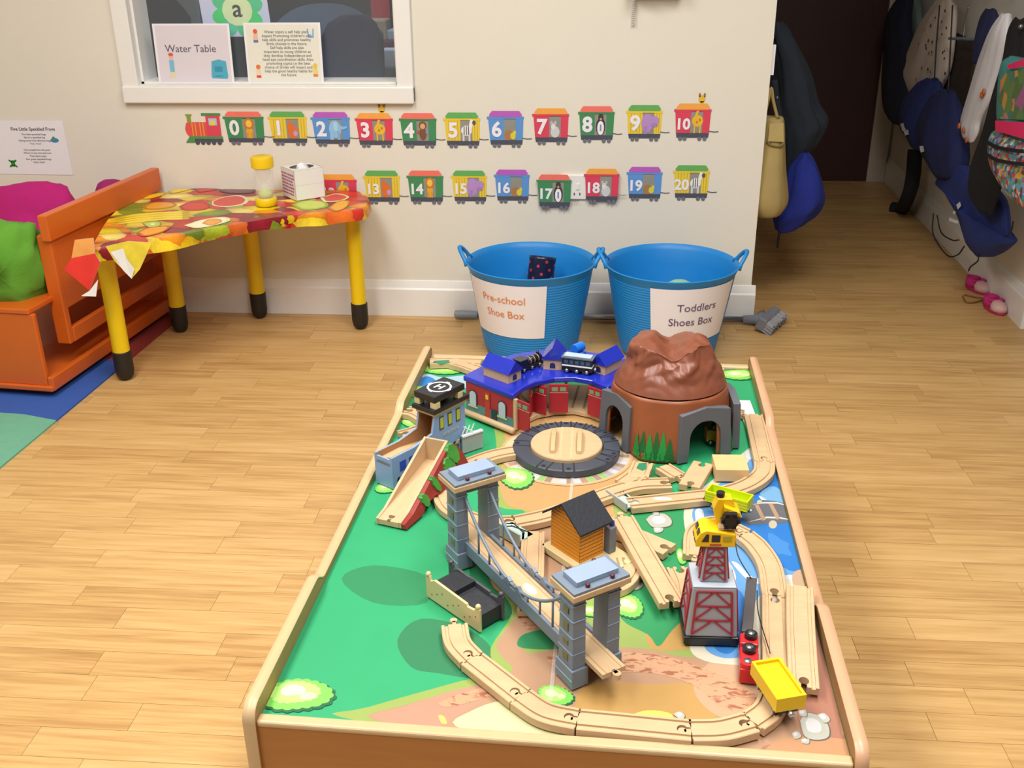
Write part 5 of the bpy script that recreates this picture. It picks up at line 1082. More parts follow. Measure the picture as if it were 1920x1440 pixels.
def dormer(px0, px1, dep, wh, rh_, gable_end, label=None):
    p, q = U(*px0, ZT+.0885), U(*px1, ZT+.0885); p, q = Vector(W2(p)), Vector(W2(q)); dd = (q-p).normalized(); n2 = Vector((-dd.y, dd.x)); L_ = (q-p).length; z0 = .0885
    def pt(s, t_, z): v = p+dd*s+n2*t_; return (v.x, v.y, z)
    m = MB()
    if gable_end in ('side', 'start'):      # ridge runs along p-q
        m.hexa([pt(0, 0, z0), pt(L_, 0, z0), pt(L_, dep, z0), pt(0, dep, z0)], [pt(0, 0, z0+wh), pt(L_, 0, z0+wh), pt(L_, dep, z0+wh), pt(0, dep, z0+wh)])
        o = m.build('dormer', WOOD, rh); e = .004
        prof = [(-e, wh), (dep/2, rh_), (dep+e, wh)]
        MB().loft([[pt(s, t_, z0+z) for t_, z in prof] for s in (-e, L_+e)]).build('dormer_roof', BLUR, o)
        wc = (lambda u, z: pt(L_+.0004, dep/2+u, z0+z)) if gable_end == 'side' else (lambda u, z: pt(-.0004, dep/2+u, z0+z))
    else:
        m.hexa([pt(0, 0, z0), pt(L_, 0, z0), pt(L_, dep, z0), pt(0, dep, z0)], [pt(0, 0, z0+wh), pt(L_, 0, z0+wh), pt(L_, dep, z0+wh), pt(0, dep, z0+wh)])
        o = m.build('dormer', WOOD, rh); e = .004
        MB().loft([[pt(s, t_, z0+z) for s, z in ((-e, wh), (L_/2, rh_), (L_+e, wh))] for t_ in (-e, dep+e)]).build('dormer_roof', BLUR, o)
        wc = lambda u, z: pt(L_/2+u, -.0004, z0+z)
    ar = [(-.006, .003), (.006, .003), (.006, .011)]+[(.006*math.cos(PI*k/6), .011+.005*math.sin(PI*k/6)) for k in range(1, 6)]+[(-.006, .011)]
    MB().ngon([wc(u, z) for u, z in ar]).build('arched_window', plain('#2a2f5c', .4), o)
dormer((907, 703), (953, 720), .040, .022, .046, 'side'); dormer((1019, 692), (1053, 694), .055, .024, .052, 'front'); dormer((1134, 704), (1166, 687), .034, .022, .046, 'start')
# turntable
tt2 = place('turntable', 'round grey turntable ring with a wooden disc in front of the roundhouse', 'toy turntable', RH0, 0)
DG = mat('turntable_grey', '#3f4450', .45)
m = MB(); N_ = 64; m.lathe([(.074, 0), (.107, 0), (.107, .013), (.105, .015), (.078, .015), (.074, .013), (.074, 0)], n=N_, cap=False); m.build('ring', DG, tt2, 40)
for ag in [R_(v) for v in (20, 38, 56, 74, 92, 110, 128, 146, 178, 245, 274, -18, -34)]:
    c, s = math.cos(ag), math.sin(ag)
    for o in (-.0105, .0105): mm = MB(); mm.prism([(c*.076-s*(o-.0016), s*.076+c*(o-.0016)), (c*.1072-s*(o-.0016), s*.1072+c*(o-.0016)), (c*.1072-s*(o+.0016), s*.1072+c*(o+.0016)), (c*.076-s*(o+.0016), s*.076+c*(o+.0016))], .0148, .0153); mm.build('ring_groove', plain('#22252d', .6), tt2)
    mm = MB(); mm.cyl((c*.099, s*.099, .0149), (c*.099, s*.099, .0154), .0045, n=12); mm.build('socket', plain('#1a1c22', .6), tt2)
dsc = MB().lathe([(.002, .003), (.072, .003), (.072, .018), (.0705, .020), (.002, .020)], n=N_).build('disc', WOOD, tt2, 30)
m = MB(); 
for o in (-.0105, .0105): m.prism([(o-.002, -.07), (o+.002, -.07), (o+.002, .07), (o-.002, .07)], .0199, .0203)
m.build('disc_grooves', plain('#c9ac80', .7), dsc)
for o in (-.026, .026):
    m = MB(); m.prism([(.048*math.cos(PI*t/12), .015*math.sin(PI*t/12)**.6) for t in range(13)], o-.0045, o+.0045, 'yz'); g = m.build('grip_bar', mat('grip_wood', '#c9a678', .5), dsc, bevel=.001); g.location.z = .02
# ---- rolling stock
def wheels(t, xs, y, r=.0062, par=None):
    for x in xs:
        for sy in (-1, 1):
            w = MB().cyl((x, sy*(y-.003), r), (x, sy*y, r), r, n=18).build('wheel', BLACK, t, 40); MB().cyl((x, sy*y, r), (x, sy*(y+.0012), r), r*.62, n=14).build('hub', STEEL, w, True)
ZR = ZT+.0889
p, q = U(1056, 698, ZR), U(1112, 705, ZR); c = (p+q)/2; ang = math.atan2((q-p).y, (q-p).x)
t = thing('toy_coach', 'black toy coach with pale blue top parked on the blue roof', 'toy train', (c.x, c.y+.012, ZR), ang)
MB().bx(-.034, .034, -.012, .012, .006, .016).build('chassis', BLACK, t, bevel=.001); MB().bx(-.033, .033, -.0125, .0125, .016, .019).build('white_band', PAPER, t); MB().bx(-.033, .033, -.012, .012, .019, .033).build('coach_body', mat('coach_blue', '#1b2335', .35), t, bevel=.001)
for k in range(5): MB().bx(-.028+k*.012, -.020+k*.012, -.0126, -.012, .022, .030).build('coach_window', plain('#34557f', .3), t)
MB().bx(-.035, .035, -.0135, .0135, .033, .037).build('roof_edge', plain('#5c6470', .4), t, bevel=.001); MB().bx(-.030, .030, -.0105, .0105, .037, .0395).build('roof_panel', plain('#a3b6c8', .35), t, bevel=.001); wheels(t, (-.022, 0, .022), .0135); MB().cyl((.034, 0, .010), (.040, 0, .010), .004, n=12).build('coupling', STEEL, t, True)
p, q = U(966, 703, ZR), U(1014, 684, ZR); c = (p+q)/2; ang = math.atan2((q-p).y, (q-p).x)
t = thing('toy_locomotive', 'small black toy locomotive lying between the blue roof dormers', 'toy train', (c.x, c.y+.008, ZR), ang)
MB().bx(-.036, .036, -.011, .011, .005, .012).build('chassis', BLACK, t, bevel=.001); MB().cyl((-.012, 0, .018), (.034, 0, .018), .009, n=20).build('boiler', BLACK, t, True); MB().bx(-.034, -.012, -.011, .011, .012, .028).build('cab', BLACK, t, bevel=.001); MB().bx(-.036, -.010, -.012, .012, .028, .030).build('cab_roof', plain('#3a3a40', .4), t)
for x in (0, .012, .024): MB().cyl((x-.001, 0, .018), (x+.001, 0, .018), .0094, n=20).build('boiler_band', plain('#a08a6a', .4), t, True)
MB().cyl((.028, 0, .025), (.028, 0, .033), .0035, n=14).build('funnel', BLACK, t, True); wheels(t, (-.024, 0, .024), .0125)
P = U(1083, 676, ZR); t = thing('toy_tank_engine', 'bright blue rounded toy engine end showing behind the black coach', 'toy train', (P.x, P.y+.012, ZR), .9)
BB = mat('engine_blue', '#1d6fd6', .3); MB().cyl((-.014, 0, .026), (.014, 0, .026), .0105, n=22).build('boiler', BB, t, 40); MB().bx(-.018, .016, -.011, .011, .006, .016).build('chassis', BB, t, bevel=.001); wheels(t, (-.010, .010), .0125)

# ---- volcano tunnel
VC = Vector((.167, 1.90, 0)); vo = place('volcano_tunnel', 'brown moulded volcano tunnel with grey stone portals and painted pines', 'toy mountain', VC, 0)
VBR = mat('volcano_brown', '#7c4530', .36, var=.2, vscale=22, bump=.25, bscale=40)
pA, pB = Vector((.032, 1.905, 0))-VC, Vector((.0936, 1.8116, 0))-VC; pC, pD = Vector((.178, 1.781, 0))-VC, Vector((.2875, 1.832, 0))-VC
FLATS = []
for p, q in ((pA, pB), (pC, pD)):
    dd = (q-p).normalized(); nn = Vector((dd.y, -dd.x, 0)); nn = nn if nn.dot((p+q)/2) > 0 else -nn; FLATS.append((nn, p.dot(nn)))
def vrad(a, z):
    f = max(0, min(1, z/.125)); rx, ry = .143-.030*f, .122-.018*f; ca, sa = math.cos(a), math.sin(a)
    r = re_ = 1/math.sqrt((ca/rx)**2+(sa/ry)**2)
    for nn, d in FLATS:
        c = nn.x*ca+nn.y*sa
        if c > .3: r = min(r, (d+.001-.004*z/.108)/c)
    w = max(0, min(1, (z-.104)/.021))
    return r+(re_-r)*w
def angof(v): return math.atan2(v.y, v.x) % (2*PI)
holes = []
for p, q in ((pA, pB), (pC, pD), (Vector((.03, .13, 0)), Vector((-.07, .11, 0))), (Vector((.13, -.04, 0)), Vector((.12, .06, 0)))):
    a0, a1 = angof(p), angof(q); m0 = (a0+((a1-a0+PI) % (2*PI)-PI)/2); holes.append((m0, abs(((a1-a0+PI) % (2*PI)-PI))/2*.62))
NA, NZ = 96, 16; vs = []; fs = []
for j in range(NZ+1):
    z = .125*j/NZ
    for i in range(NA): a = 2*PI*i/NA; r = vrad(a, z)*(1+.008*math.sin(9*a+20*z)); vs.append((r*math.cos(a), r*math.sin(a), z))
for j in range(NZ):
    for i in range(NA):
        a = 2*PI*(i+.5)/NA; z = .125*(j+.5)/NZ
        if z < .078 and any(abs((a-h0+PI) % (2*PI)-PI) < hw for h0, hw in holes): continue
        fs.append((j*NA+i, j*NA+(i+1) % NA, (j+1)*NA+(i+1) % NA, (j+1)*NA+i))
o = MB().add(vs, fs).build('lower_shell', mat('volcano_lower_brown', '#8f4f2e', .4, var=.18, vscale=18, bump=.2, bscale=40), vo, True, fixn=False); s_ = o.modifiers.new('solid', 'SOLIDIFY'); s_.thickness = .004; s_.offset = -1
MB().lathe([(.02, .120), (.098, .120), (.098, .1285), (.02, .1285)], n=48).build('seam_gap', plain('#1c0f0b', .9), vo)
rr = random.Random(12); bumps = [(rr.uniform(0, 2*PI), rr.uniform(.1, .8), rr.uniform(.16, .4), rr.uniform(.002, .0055)*rr.choice((1, -1, -1))) for _ in range(60)]
def cap(u, v):
    a = 2*PI*u; ca, sa = math.cos(a), math.sin(a)
    if v <= .74: w = v/.74; r = .1125-.041*w; z = .1280+.0785*w
    else: w = (v-.74)/.26; r = .0715*math.cos(w*PI/2)**.8; z = .2065+.004*math.sin(w*PI/2)
    dr = 0
    for b0, bv, bw, bh in bumps: d2 = (((a-b0+PI) % (2*PI)-PI)/bw)**2+((v-bv)/(bw*.5))**2; dr += bh*math.exp(-d2)
    dr += .0022*math.sin(9*a+3*math.sin(7*v))*min(v*2, 1)+.0016*abs(math.sin(17*v+3*math.sin(4*a)))+.0012*math.sin(23*a+9*v)
    dr *= min(1, v*3)*(1 if v < .74 else max(0, 1-(v-.74)/.2))
    rr_ = r*(1/math.sqrt((ca/1.0)**2+(sa/.92)**2))+dr
    x, y = rr_*ca, rr_*sa
    if v > .5:
        g = lambda cx, cy, s_: math.exp(-((x-cx)**2+(y-cy)**2)/s_)
        z += (min(1, (v-.5)/.2))*(.011*math.exp(-(x+.046)**2/.0006-(y-.005)**2/.003)+.004*g(-.028, .02, .0004)+.008*math.exp(-(x-.042)**2/.0007-y*y/.003)+.006*g(.058, .01, .0004)-.014*math.exp(-(x+.002)**2/.0005)+.002*math.sin(150*x)*math.sin(130*y))
    return (x, y, z)
NU, NV = 128, 48; vs = [cap(i/NU, j/NV) for j in range(NV) for i in range(NU)]
fs = [(j*NU+i, j*NU+(i+1) % NU, (j+1)*NU+(i+1) % NU, (j+1)*NU+i) for j in range(NV-1) for i in range(NU)]+[tuple(range((NV-1)*NU, NV*NU))]
MB().add(vs, fs).build('crater_lid', VBR, vo, True, label='lumpy crater lid lifting off the lower shell')
PG = mat('portal_grey', '#5c6068', .5)
def portal(p, q, h, tp=.0):
    dd = (q-p).normalized(); w = (q-p).length; nn = Vector((dd.y, -dd.x, 0)); nn = nn if nn.dot((p+q)/2) > 0 else -nn
    o = [(0, 0), (0, h-.006), (w*.5, h+.004), (w, h-.006), (w, 0), (w*.80, 0), (w*.80, .05)]+[(w*.5+w*.30*math.cos(t), .05+.032*math.sin(t)) for t in [PI*k/10 for k in range(1, 10)]]+[(w*.2, .05), (w*.2, 0)]
    f = lambda s, z, e: p+dd*(w/2+(s-w/2)*(1-tp*z/h))+nn*(e-.005*z/h)+Vector((0, 0, z))
    MB().hexa([f(s, z, -.008) for s, z in o], [f(s, z, .007) for s, z in o]).build('stone_portal', PG, vo, bevel=.0012)
portal(pA, pB+(pA-pB)*.08, .106, .02); portal(pC, pD, .106, .11); portal(Vector((.136, -.05, 0)), Vector((.125, .055, 0)), .105)
PGN = plain('#1f8a3c', .5); PGD = plain('#17602c', .5)
def pines(a0, a1, n, seed):
    r = random.Random(seed); N2 = 30; lo, hi = [], []
    def sp(a, z): q = vrad(a, z)*(1+.008*math.sin(9*a+20*z))+.0018; return Vector((q*math.cos(a), q*math.sin(a), z))
    for k in range(n):
        ac = a0+(a1-a0)*(k+.5)/n; h = r.uniform(.045, .068); w = (a1-a0)/n*.95; z0 = .004; pts = []
        for j in range(5): zz = z0+h*j/5; ww = w*(1-j/5.2); pts += [(ac+ww, zz), (ac+ww*.7, zz+h*.13)]
        out = pts+[(ac, z0+h)]+[(2*ac-x, z) for x, z in reversed(pts)]
        m = MB(); m.ngon([sp(x, z)*1.0 for x, z in out]); m.build('painted_pine', PGN if k % 2 == 0 else PGD, vo, fixn=False)
aB, aC = angof(pB), angof(pC); pines(aB+.06, aC-.06, 6, 3); aD = angof(pD); pines(aD+.1, aD+.42, 3, 4)
# little engine inside the tunnel
P = U(1338, 838, ZT); t = thing('toy_wagon', 'small yellow-brown toy wagon with a black knob inside the tunnel', 'toy train', (P.x+.006, P.y+.02, ZT), .1)
MB().bx(-.022, .022, -.012, .012, .008, .034).build('wagon_body', mat('mustard_wood', '#b8841e', .5), t, bevel=.0015); MB().ball((-.006, -.008, .042), .011).build('black_knob', BLACK, t, True); wheels(t, (-.013, .013), .0135)

# ---- blue control tower
to = place('control_tower', 'pale blue toy control tower with black roof and helipad mark', 'toy building', (-.3572, 1.6439), R_(55.6))
PB = mat('tower_blue', '#7f9fca', .45, var=.05); INW = mat('inner_wood', '#a5774e', .6, var=.1, vscale=14, stretch=(1, 6, 6)); TL, TWd = .207, .046
side = [(0, 0), (TL, 0), (TL, .113), (.122, .113), (.112, .072), (.06, .064), (0, .065)]
for y0, y1 in ((0, .005), (TWd-.005, TWd)):
    w_ = MB().prism(side, y0, y1, 'xz').build('side_wall', PB, to)
    MB().prism([(x*.999+.0001, z) for x, z in side], y1-.0012 if y0 == 0 else y0-.0004, y1+.0004 if y0 == 0 else y0+.0012, 'xz').build('wood_lining', INW, w_)
MB().bx(0, .004, .005, TWd-.005, 0, .060).build('front_panel', PB, to); MB().bx(TL-.004, TL, .005, TWd-.005, 0, .113).build('back_panel', INW, to)
dk2 = MB().prism([(0, .052), (.06, .052), (.20, .030), (.20, .024), (.06, .046), (0, .046)], .005, TWd-.005, 'xz').build('track_ramp', WOOD, to)
m = MB(); m.cyl((.012, TWd/2, .0518), (.012, TWd/2, .0526), .006, n=16); m.bx(0, .012, TWd/2-.0032, TWd/2+.0032, .0518, .0526); m.build('socket', plain('#7d6242', .7), dk2)
MB().bx(.112, TL+.008, -.007, TWd+.007, .113, .122).build('roof_slab', BLACK, to, bevel=.0012); MB().bx(.118, TL+.002, -.002, TWd+.002, .106, .113).build('wall_plate', CREAM, to)
for x in (.125, .19):
    for y in (.002, TWd-.002): MB().bx(x-.007, x+.007, y-.007, y+.007, .122, .135).build('roof_block', CREAM, to, bevel=.0008)
hp = MB().bx(.117, TL-.003, -.005, TWd+.005, .135, .148).build('helipad', BLACK, to, bevel=.002)
hx, hy = (.117+TL-.003)/2, TWd/2; m = MB(); n = 40; m.add([(hx+r_*math.cos(2*PI*i/n), hy+r_*math.sin(2*PI*i/n), .1483) for r_ in (.0205, .0245) for i in range(n)], [(i, (i+1) % n, n+(i+1) % n, n+i) for i in range(n)]); m.build('pad_circle', PAPER, hp)
for k in range(4): aa = k*PI/2; MB().box((hx+.024*math.cos(aa), hy+.024*math.sin(aa), .1484), (.006, .009, .0006), aa).build('pad_mark', PAPER, hp)
me = text_mesh('H', .026, .03, 'CENTER'); MB().mesh_in(me, lambda q: (hx-q.y+.0095, hy+q.x, .1485)).build('letter', PAPER, hp)
for k in range(3):
    x = .138+k*.024; w_ = MB().bx(x-.006, x+.006, -.0009, 0, .072, .100).build('window', plain('#3f4a3a', .5), to); MB().bx(x-.0045, x+.0045, -.0014, -.0008, .075, .097).build('window_pane', plain('#b5b83e', .4), w_)
m = MB(); 
for k in range(8): m.bx(.142+k*.0056, .146+k*.0056, -.0008, 0, .055, .061)
m.build('nameplate', plain('#9fa8ae', .5), to)
for k in range(6): MB().prism([(.145+k*.011, .024), (.151+k*.011, .024), (.155+k*.011, .031), (.149+k*.011, .031)], -.0009, 0, 'xz').build('hazard_stripe', plain(('#1b1b1e', '#c9b23a')[k % 2], .5), to)
for x0, x1, c in ((.02, .036, '#2a4ab0'), (.045, .065, '#2a4ab0'), (.15, .185, '#2d4468')): MB().bx(x0, x1, -.0009, 0, .006 if x0 > .1 else .03, .022 if x0 > .1 else .05).build('painted_panel', plain(c, .5), to)
for k in range(4): MB().prism([(.01+k*.010, .014), (.015+k*.010, .014), (.019+k*.010, .020), (.014+k*.010, .020)], -.0009, 0, 'xz').build('hazard_stripe', plain(('#1b1b1e', '#c9b23a')[k % 2], .5), to)

# ---- wooden ramp with red rock side
ra = place('rock_ramp', 'wooden toy ramp with a red rock side and green shrubs', 'toy ramp', (-.3186, 1.509), R_(72))
RL = .195; RW = .05; INM = mat('ramp_shadow_wood', '#b98c5e', .6, var=.08)
MB().prism([(0, 0), (.01, .0), (RL, .030), (RL, .036), (.06, .018), (0, .010)], .004, RW-.004, 'xz').build('ramp_bed', WOOD, ra)
for y0, y1 in ((0, .005), (RW-.005, RW)): MB().prism([(0, 0), (0, .011), (.03, .016), (RL, .080), (RL, .030)], y0, y1, 'xz').build('side_board', WOOD, ra)
MB().bx(RL-.005, RL, .005, RW-.005, .03, .080).build('back_board', WOOD, ra)
m = MB(); m.cyl((.014, RW/2, .0098), (.014, RW/2, .0122), .006, n=16); m.bx(0, .014, RW/2-.0032, RW/2+.0032, .0090, .0108); m.build('socket', plain('#6f573a', .7), ra)
RK = mat('rock_red', '#8f2b25', .55, var=.2, vscale=40, bump=.4, bscale=80)
RP = [(.0, 0), (.0, .009), (.03, .014), (RL-.004, .077), (RL+.014, .068), (RL+.026, .045), (RL+.034, .0), (RL-.02, 0), (RL-.05, .004), (.10, .016), (.07, .012), (.05, .002)]
def rtop(x): return .009+(.077-.009)*max(0, min(1, x/RL))
MB().hexa([(x, -.003-.38*(rtop(x)-z)-.004, z) for x, z in RP], [(x, .0-.30*(rtop(x)-z)*.2, z) for x, z in RP]).build('rock_panel', RK, ra)
SHR = mat('shrub_green', '#3f8a34', .6, var=.3, vscale=60)
for cx, cz, rx, rz in ((RL-.008, .060, .016, .018), (RL-.03, .045, .014, .016), (.112, .034, .007, .016), (.07, .022, .009, .012)): MB().hexa([(x, -.0085-.38*(rtop(x)-z)-.002, z) for x, z in ell(cx, cz, rx, rz, 36, .3, .06, 9)], [(x, -.003-.38*(rtop(x)-z), z) for x, z in ell(cx, cz, rx, rz, 36, .3, .06, 9)]).build('shrub', SHR, ra)

# ---- black stepped coal hopper with cream side
a = Vector((-.2439, 1.315)); b = Vector((-.1503, 1.2289)); ang = math.atan2((b-a).y, (b-a).x); LB = (b-a).length
co = place('coal_hopper', 'black stepped toy coal ramp between cream wooden side plates', 'toy ramp', a, ang)
for y0, y1 in ((0, .0045), (.046, .0505)):
    mm = CREAM if y0 == 0 else plain('#4a4a4e', .4)
    MB().prism([(0, 0), (LB, 0), (LB, .040), (LB-.01, .040), (LB-.012, .034), (LB-.028, .032), (LB-.030, .036), (.022, .040), (.012, .034), (.010, .042), (0, .042)], y0, y1, 'xz').build('side_plate', mm, co, bevel=.0008)
    for x in (.005, LB-.005): MB().ball((x, (y0+y1)/2, .043), .0045, 10, 7).build('post_cap', mm, co, True)
MB().prism([(.012, 0), (LB-.004, 0), (LB-.004, .026), (LB*.52, .030), (LB*.52, .041), (.02, .036), (.012, .030)], .0045, .046, 'xz').build('coal_chute', mat('coal_black', '#22242a', .55, bump=.5, bscale=120), co, bevel=.001)
for k in range(9): MB().cyl((.014+k*.013, -.0003, .010+.014*((k*7) % 3)/2), (.014+k*.013, .0002, .010+.014*((k*7) % 3)/2), .0013, n=8).build('rivet', plain('#4a4434', .5), co)

# ---- timber cabin on its platform
ca = place('timber_cabin', 'orange timber toy cabin with black pitched roof on a cream platform', 'toy building', (-.0535, 1.4553), R_(-47.5))
CW, CD, CHt, CRd = .072, .052, .080, .107; OW = mat('orange_slats', '#d98a1f', .5, var=.06); Z0 = .012
MB().bx(-.012, CW+.05, -.012, CD+.03, 0, Z0).build('platform', CREAM, ca, bevel=.001)
core = MB(); core.prism([(0, Z0), (CW, Z0), (CW, CHt), (CW/2, CRd), (0, CHt)], .0015, CD-.0015, 'xz'); core.build('cabin_walls', mat('slat_gap_brown', '#4a2c0a', .7), ca)
NS = 10; sh_ = (CHt-Z0)/NS
for k in range(NS+4):
    z0 = Z0+k*sh_; z1 = z0+sh_-.0013
    if z1 > CRd-.002: break
    def hw(z): return CW/2 if z <= CHt else CW/2*(CRd-z)/(CRd-CHt)
    for y0, y1 in ((0, .0016), (CD-.0016, CD)): MB().prism([(CW/2-hw(z0), z0), (CW/2+hw(z0), z0), (CW/2+hw(z1), z1), (CW/2-hw(z1), z1)], y0, y1, 'xz').build('slat', OW, ca)
    if z1 < CHt:
        for x0, x1 in ((-.0003, .0012), (CW-.0012, CW+.0003)): MB().bx(x0, x1, 0, CD, z0, z1).build('slat', OW, ca)
RB = mat('roof_felt_black', '#1d2028', .7, bump=.4, bscale=200); sl = (CRd-CHt)/(CW/2)
for s in (-1, 1):
    e = .012; x1 = CW/2+s*(CW/2+e); z1 = CHt-e*sl
    MB().hexa([(CW/2, -.010, CRd), (x1, -.010, z1), (x1, CD+.010, z1), (CW/2, CD+.010, CRd)], [(CW/2, -.010, CRd+.005), (x1, -.010, z1+.004), (x1, CD+.010, z1+.004), (CW/2, CD+.010, CRd+.005)]).build('roof_slope', RB, ca, bevel=.0005)
# ---- small grey fittings
def fitting(label, px0, px1, h, z, lattice=False):
    p, q = U(*px0, z), U(*px1, z); dd = q-p; t = thing('signal_gate', label, 'toy gate', (p.x, p.y, z), math.atan2(dd.y, dd.x)); L_ = dd.length; LG = mat('gate_grey', '#a3aaa6', .5)
    if lattice:
        MB().bx(0, L_, 0, .004, 0, h*.62).build('base_board', LG, t); m = MB()
        MB().bx(0, L_, -.002, .006, h*.62, h*.68).build('top_bar', PAPER, t)
        for k in range(4): MB().tube([(L_*(.0+.2*k), .002, h*.68), (L_*(.2+.2*k) if k < 3 else L_*.1, .002, h)], .0012, 6).build('lattice_bar', PAPER, t)
    else:
        MB().bx(0, L_, 0, .003, 0, h).build('side_plate', LG, t); MB().bx(0, L_, -.03, 0, h*.35, h*.5).build('platform', mat('fitting_mint', '#a9bdb6', .5), t)
        m = MB(); m.tube([(L_*.2, -.02, h*.5), (L_*.8, -.028, h*.5)], .0015, 6); m.tube([(L_*.8, -.02, h*.5), (L_*.2, -.028, h*.5)], .0015, 6); m.build('cross_brace', BLACK, t)
    return t
fitting('white lattice gate on a grey base beside the control tower', (868, 851), (906, 838), .058, ZT, True)
fitting('pale grey metal fitting behind the timber cabin roof', (1176, 960), (1138, 932), .017, ZT)
fitting('grey signal plate with crossed bars beneath the bridge cable', (976, 1025), (934, 1000), .024, ZT)
# grey stone chimney block behind the cabin
P = U(1143, 1038, ZT+.012); t = thing('stone_pillar', 'short grey stone pillar standing right of the cabin with a blue peg', 'toy pillar', (P.x, P.y+.008, ZT+.0122), R_(-47)); MB().bx(-.0075, .0075, -.0075, .0075, 0, .048).build('pillar_block', mat('stone_speckle', '#6c727e', .6, var=.3, vscale=120), t, bevel=.001); MB().cyl((0, .004, .048), (0, .004, .056), .004, n=12).build('blue_peg', plain('#26329a', .4), t)

# ---- crane tower
cr = place('crane_tower', 'grey toy crane tower with red lattice and yellow cab', 'toy crane', (.1887, 1.2605), R_(1.5))
CG = mat('crane_grey', '#93989e', .45); CRD = mat('lattice_red', '#9c2433', .45); CYW = mat('crane_yellow', '#e6b513', .35)
MB().bx(-.040, .040, -.040, .040, 0, .014).build('base_plate', BLACK, cr, bevel=.002)
def frustum(z0, z1, w0, w1, name, mt=CG): return MB().hexa([(-w0, -w0, z0), (w0, -w0, z0), (w0, w0, z0), (-w0, w0, z0)], [(-w1, -w1, z1), (w1, -w1, z1), (w1, w1, z1), (-w1, w1, z1)]).build(name, mt, cr, bevel=.002)
lo = frustum(.014, .094, .0375, .031, 'lower_tower'); MB().bx(-.031, .031, -.031, .031, .094, .097).build('ledge', plain('#b3bcc6', .4), cr, bevel=.0015); up = frustum(.097, .155, .0205, .0145, 'upper_tower')
def lattice(par, z0, z1, w0, w1, n, r):
    for side in range(4):
        Mx = Matrix.Rotation(side*PI/2, 4, 'Z')
        def pt(s, f): w = w0+(w1-w0)*f; return Mx @ Vector((s*w*.78, -w-.0010, z0+(z1-z0)*f))
        for s in (-1, 1): MB().tube([pt(s, .04), pt(s, .96)], r*1.3, 4).build('lattice_post', CRD, par)
        for k in range(n):
            f0, f1 = .04+.92*k/n, .04+.92*(k+1)/n
            MB().tube([pt(-1, f1), pt(1, f1)], r*.8, 4).build('lattice_bar', CRD, par)
            MB().tube([pt(-1, f0), pt(0, f1)], r*.8, 4).build('lattice_bar', CRD, par); MB().tube([pt(1, f0), pt(0, f1)], r*.8, 4).build('lattice_bar', CRD, par)
lattice(lo, .016, .092, .0375, .031, 3, .0016); lattice(up, .099, .153, .0205, .0145, 4, .0011)
cb = MB(); cb.prism([(-.030, .155), (.026, .155), (.026, .176), (-.016, .182), (-.024, .178), (-.030, .166)], -.018, .018, 'xz'); cab = cb.build('cab', CYW, cr, bevel=.0015)
GLZ = plain('#23262b', .25)
MB().prism([(-.022, .164), (-.012, .164), (-.012, .176), (-.016, .176)], -.0187, -.018, 'xz').build('cab_window', GLZ, cab); MB().bx(-.008, .004, -.0187, -.018, .164, .175).build('cab_window', GLZ, cab); MB().bx(.008, .020, -.0187, -.018, .165, .174).build('vent_panel', plain('#a9962c', .4), cab); MB().bx(-.010, .006, -.0187, -.018, .158, .1605).build('red_stripe', plain('#b0432a', .4), cab)
for y in (-.0085, .0085): MB().hexa([(-.0308, y-.006, .160), (-.0298, y-.006, .160), (-.0298, y+.006, .160), (-.0308, y+.006, .160)], [(-.0262, y-.006, .176), (-.0242, y-.006, .178), (-.0242, y+.006, .178), (-.0262, y+.006, .176)]).build('windscreen', GLZ, cab)
MB().bx(.002, .024, -.012, .012, .180, .1835).build('winch_board', WOOD, cr)
MB().prism([(.0, .182), (.016, .182), (.026, .206), (.020, .222), (.000, .222), (-.006, .206)], .002, .020, 'xz').build('jib_bracket', CYW, cr, bevel=.001); MB().prism([(.010, .202), (.034, .198), (.030, .206), (.008, .215)], -.008, .020, 'xz').build('bracket_hood', CYW, cr, bevel=.001)
m = MB(); m.cyl((.017, -.016, .196), (.017, -.004, .196), .0115, n=24); 
for k in range(6): aa = k*PI/3; m.box((.017+.0105*math.cos(aa), -.012, .196+.0105*math.sin(aa)), (.006, .008, .006))
m.build('winding_wheel', BLACK, cr); MB().cyl((.004, .01, .223), (.004, .01, .229), .006, n=14).build('pivot', BLACK, cr)
j0, j1 = U(1409, 1090, ZT+.026), U(1400, 1192, ZT+.020); jb = thing('crane_jib', 'dark grey crane jib lying beside the tower on a string', 'toy crane jib', (j0.x, j0.y, j0.z), 0)
dj = j1-j0; Mj = dj.to_track_quat('X', 'Z').to_matrix().to_4x4(); LJ = dj.length
MB().box((LJ/2, 0, 0), (LJ, .016, .016), M=Mj).build('jib_arm', mat('jib_grey', '#4b4648', .5, var=.15), jb, bevel=.001); MB().box((LJ+.004, 0, 0), (.010, .010, .010), M=Mj).build('jib_tip', plain('#7d7568', .4), jb)
c0 = Vector((.1887+.026, 1.2605-.01, ZT+.165)); MB().tube(spline([c0-j0, U(1385, 1045, ZT+.10)-j0, Vector((0, 0, .004))], 6), .0009, 6).build('string', BLACK, jb, True)
MB().tube(spline([Vector((.004, -.03, .004)), U(1422, 1150, ZT+.022)-j0, U(1444, 1225, ZT+.018)-j0], 6), .0009, 6).build('string', BLACK, jb, True)
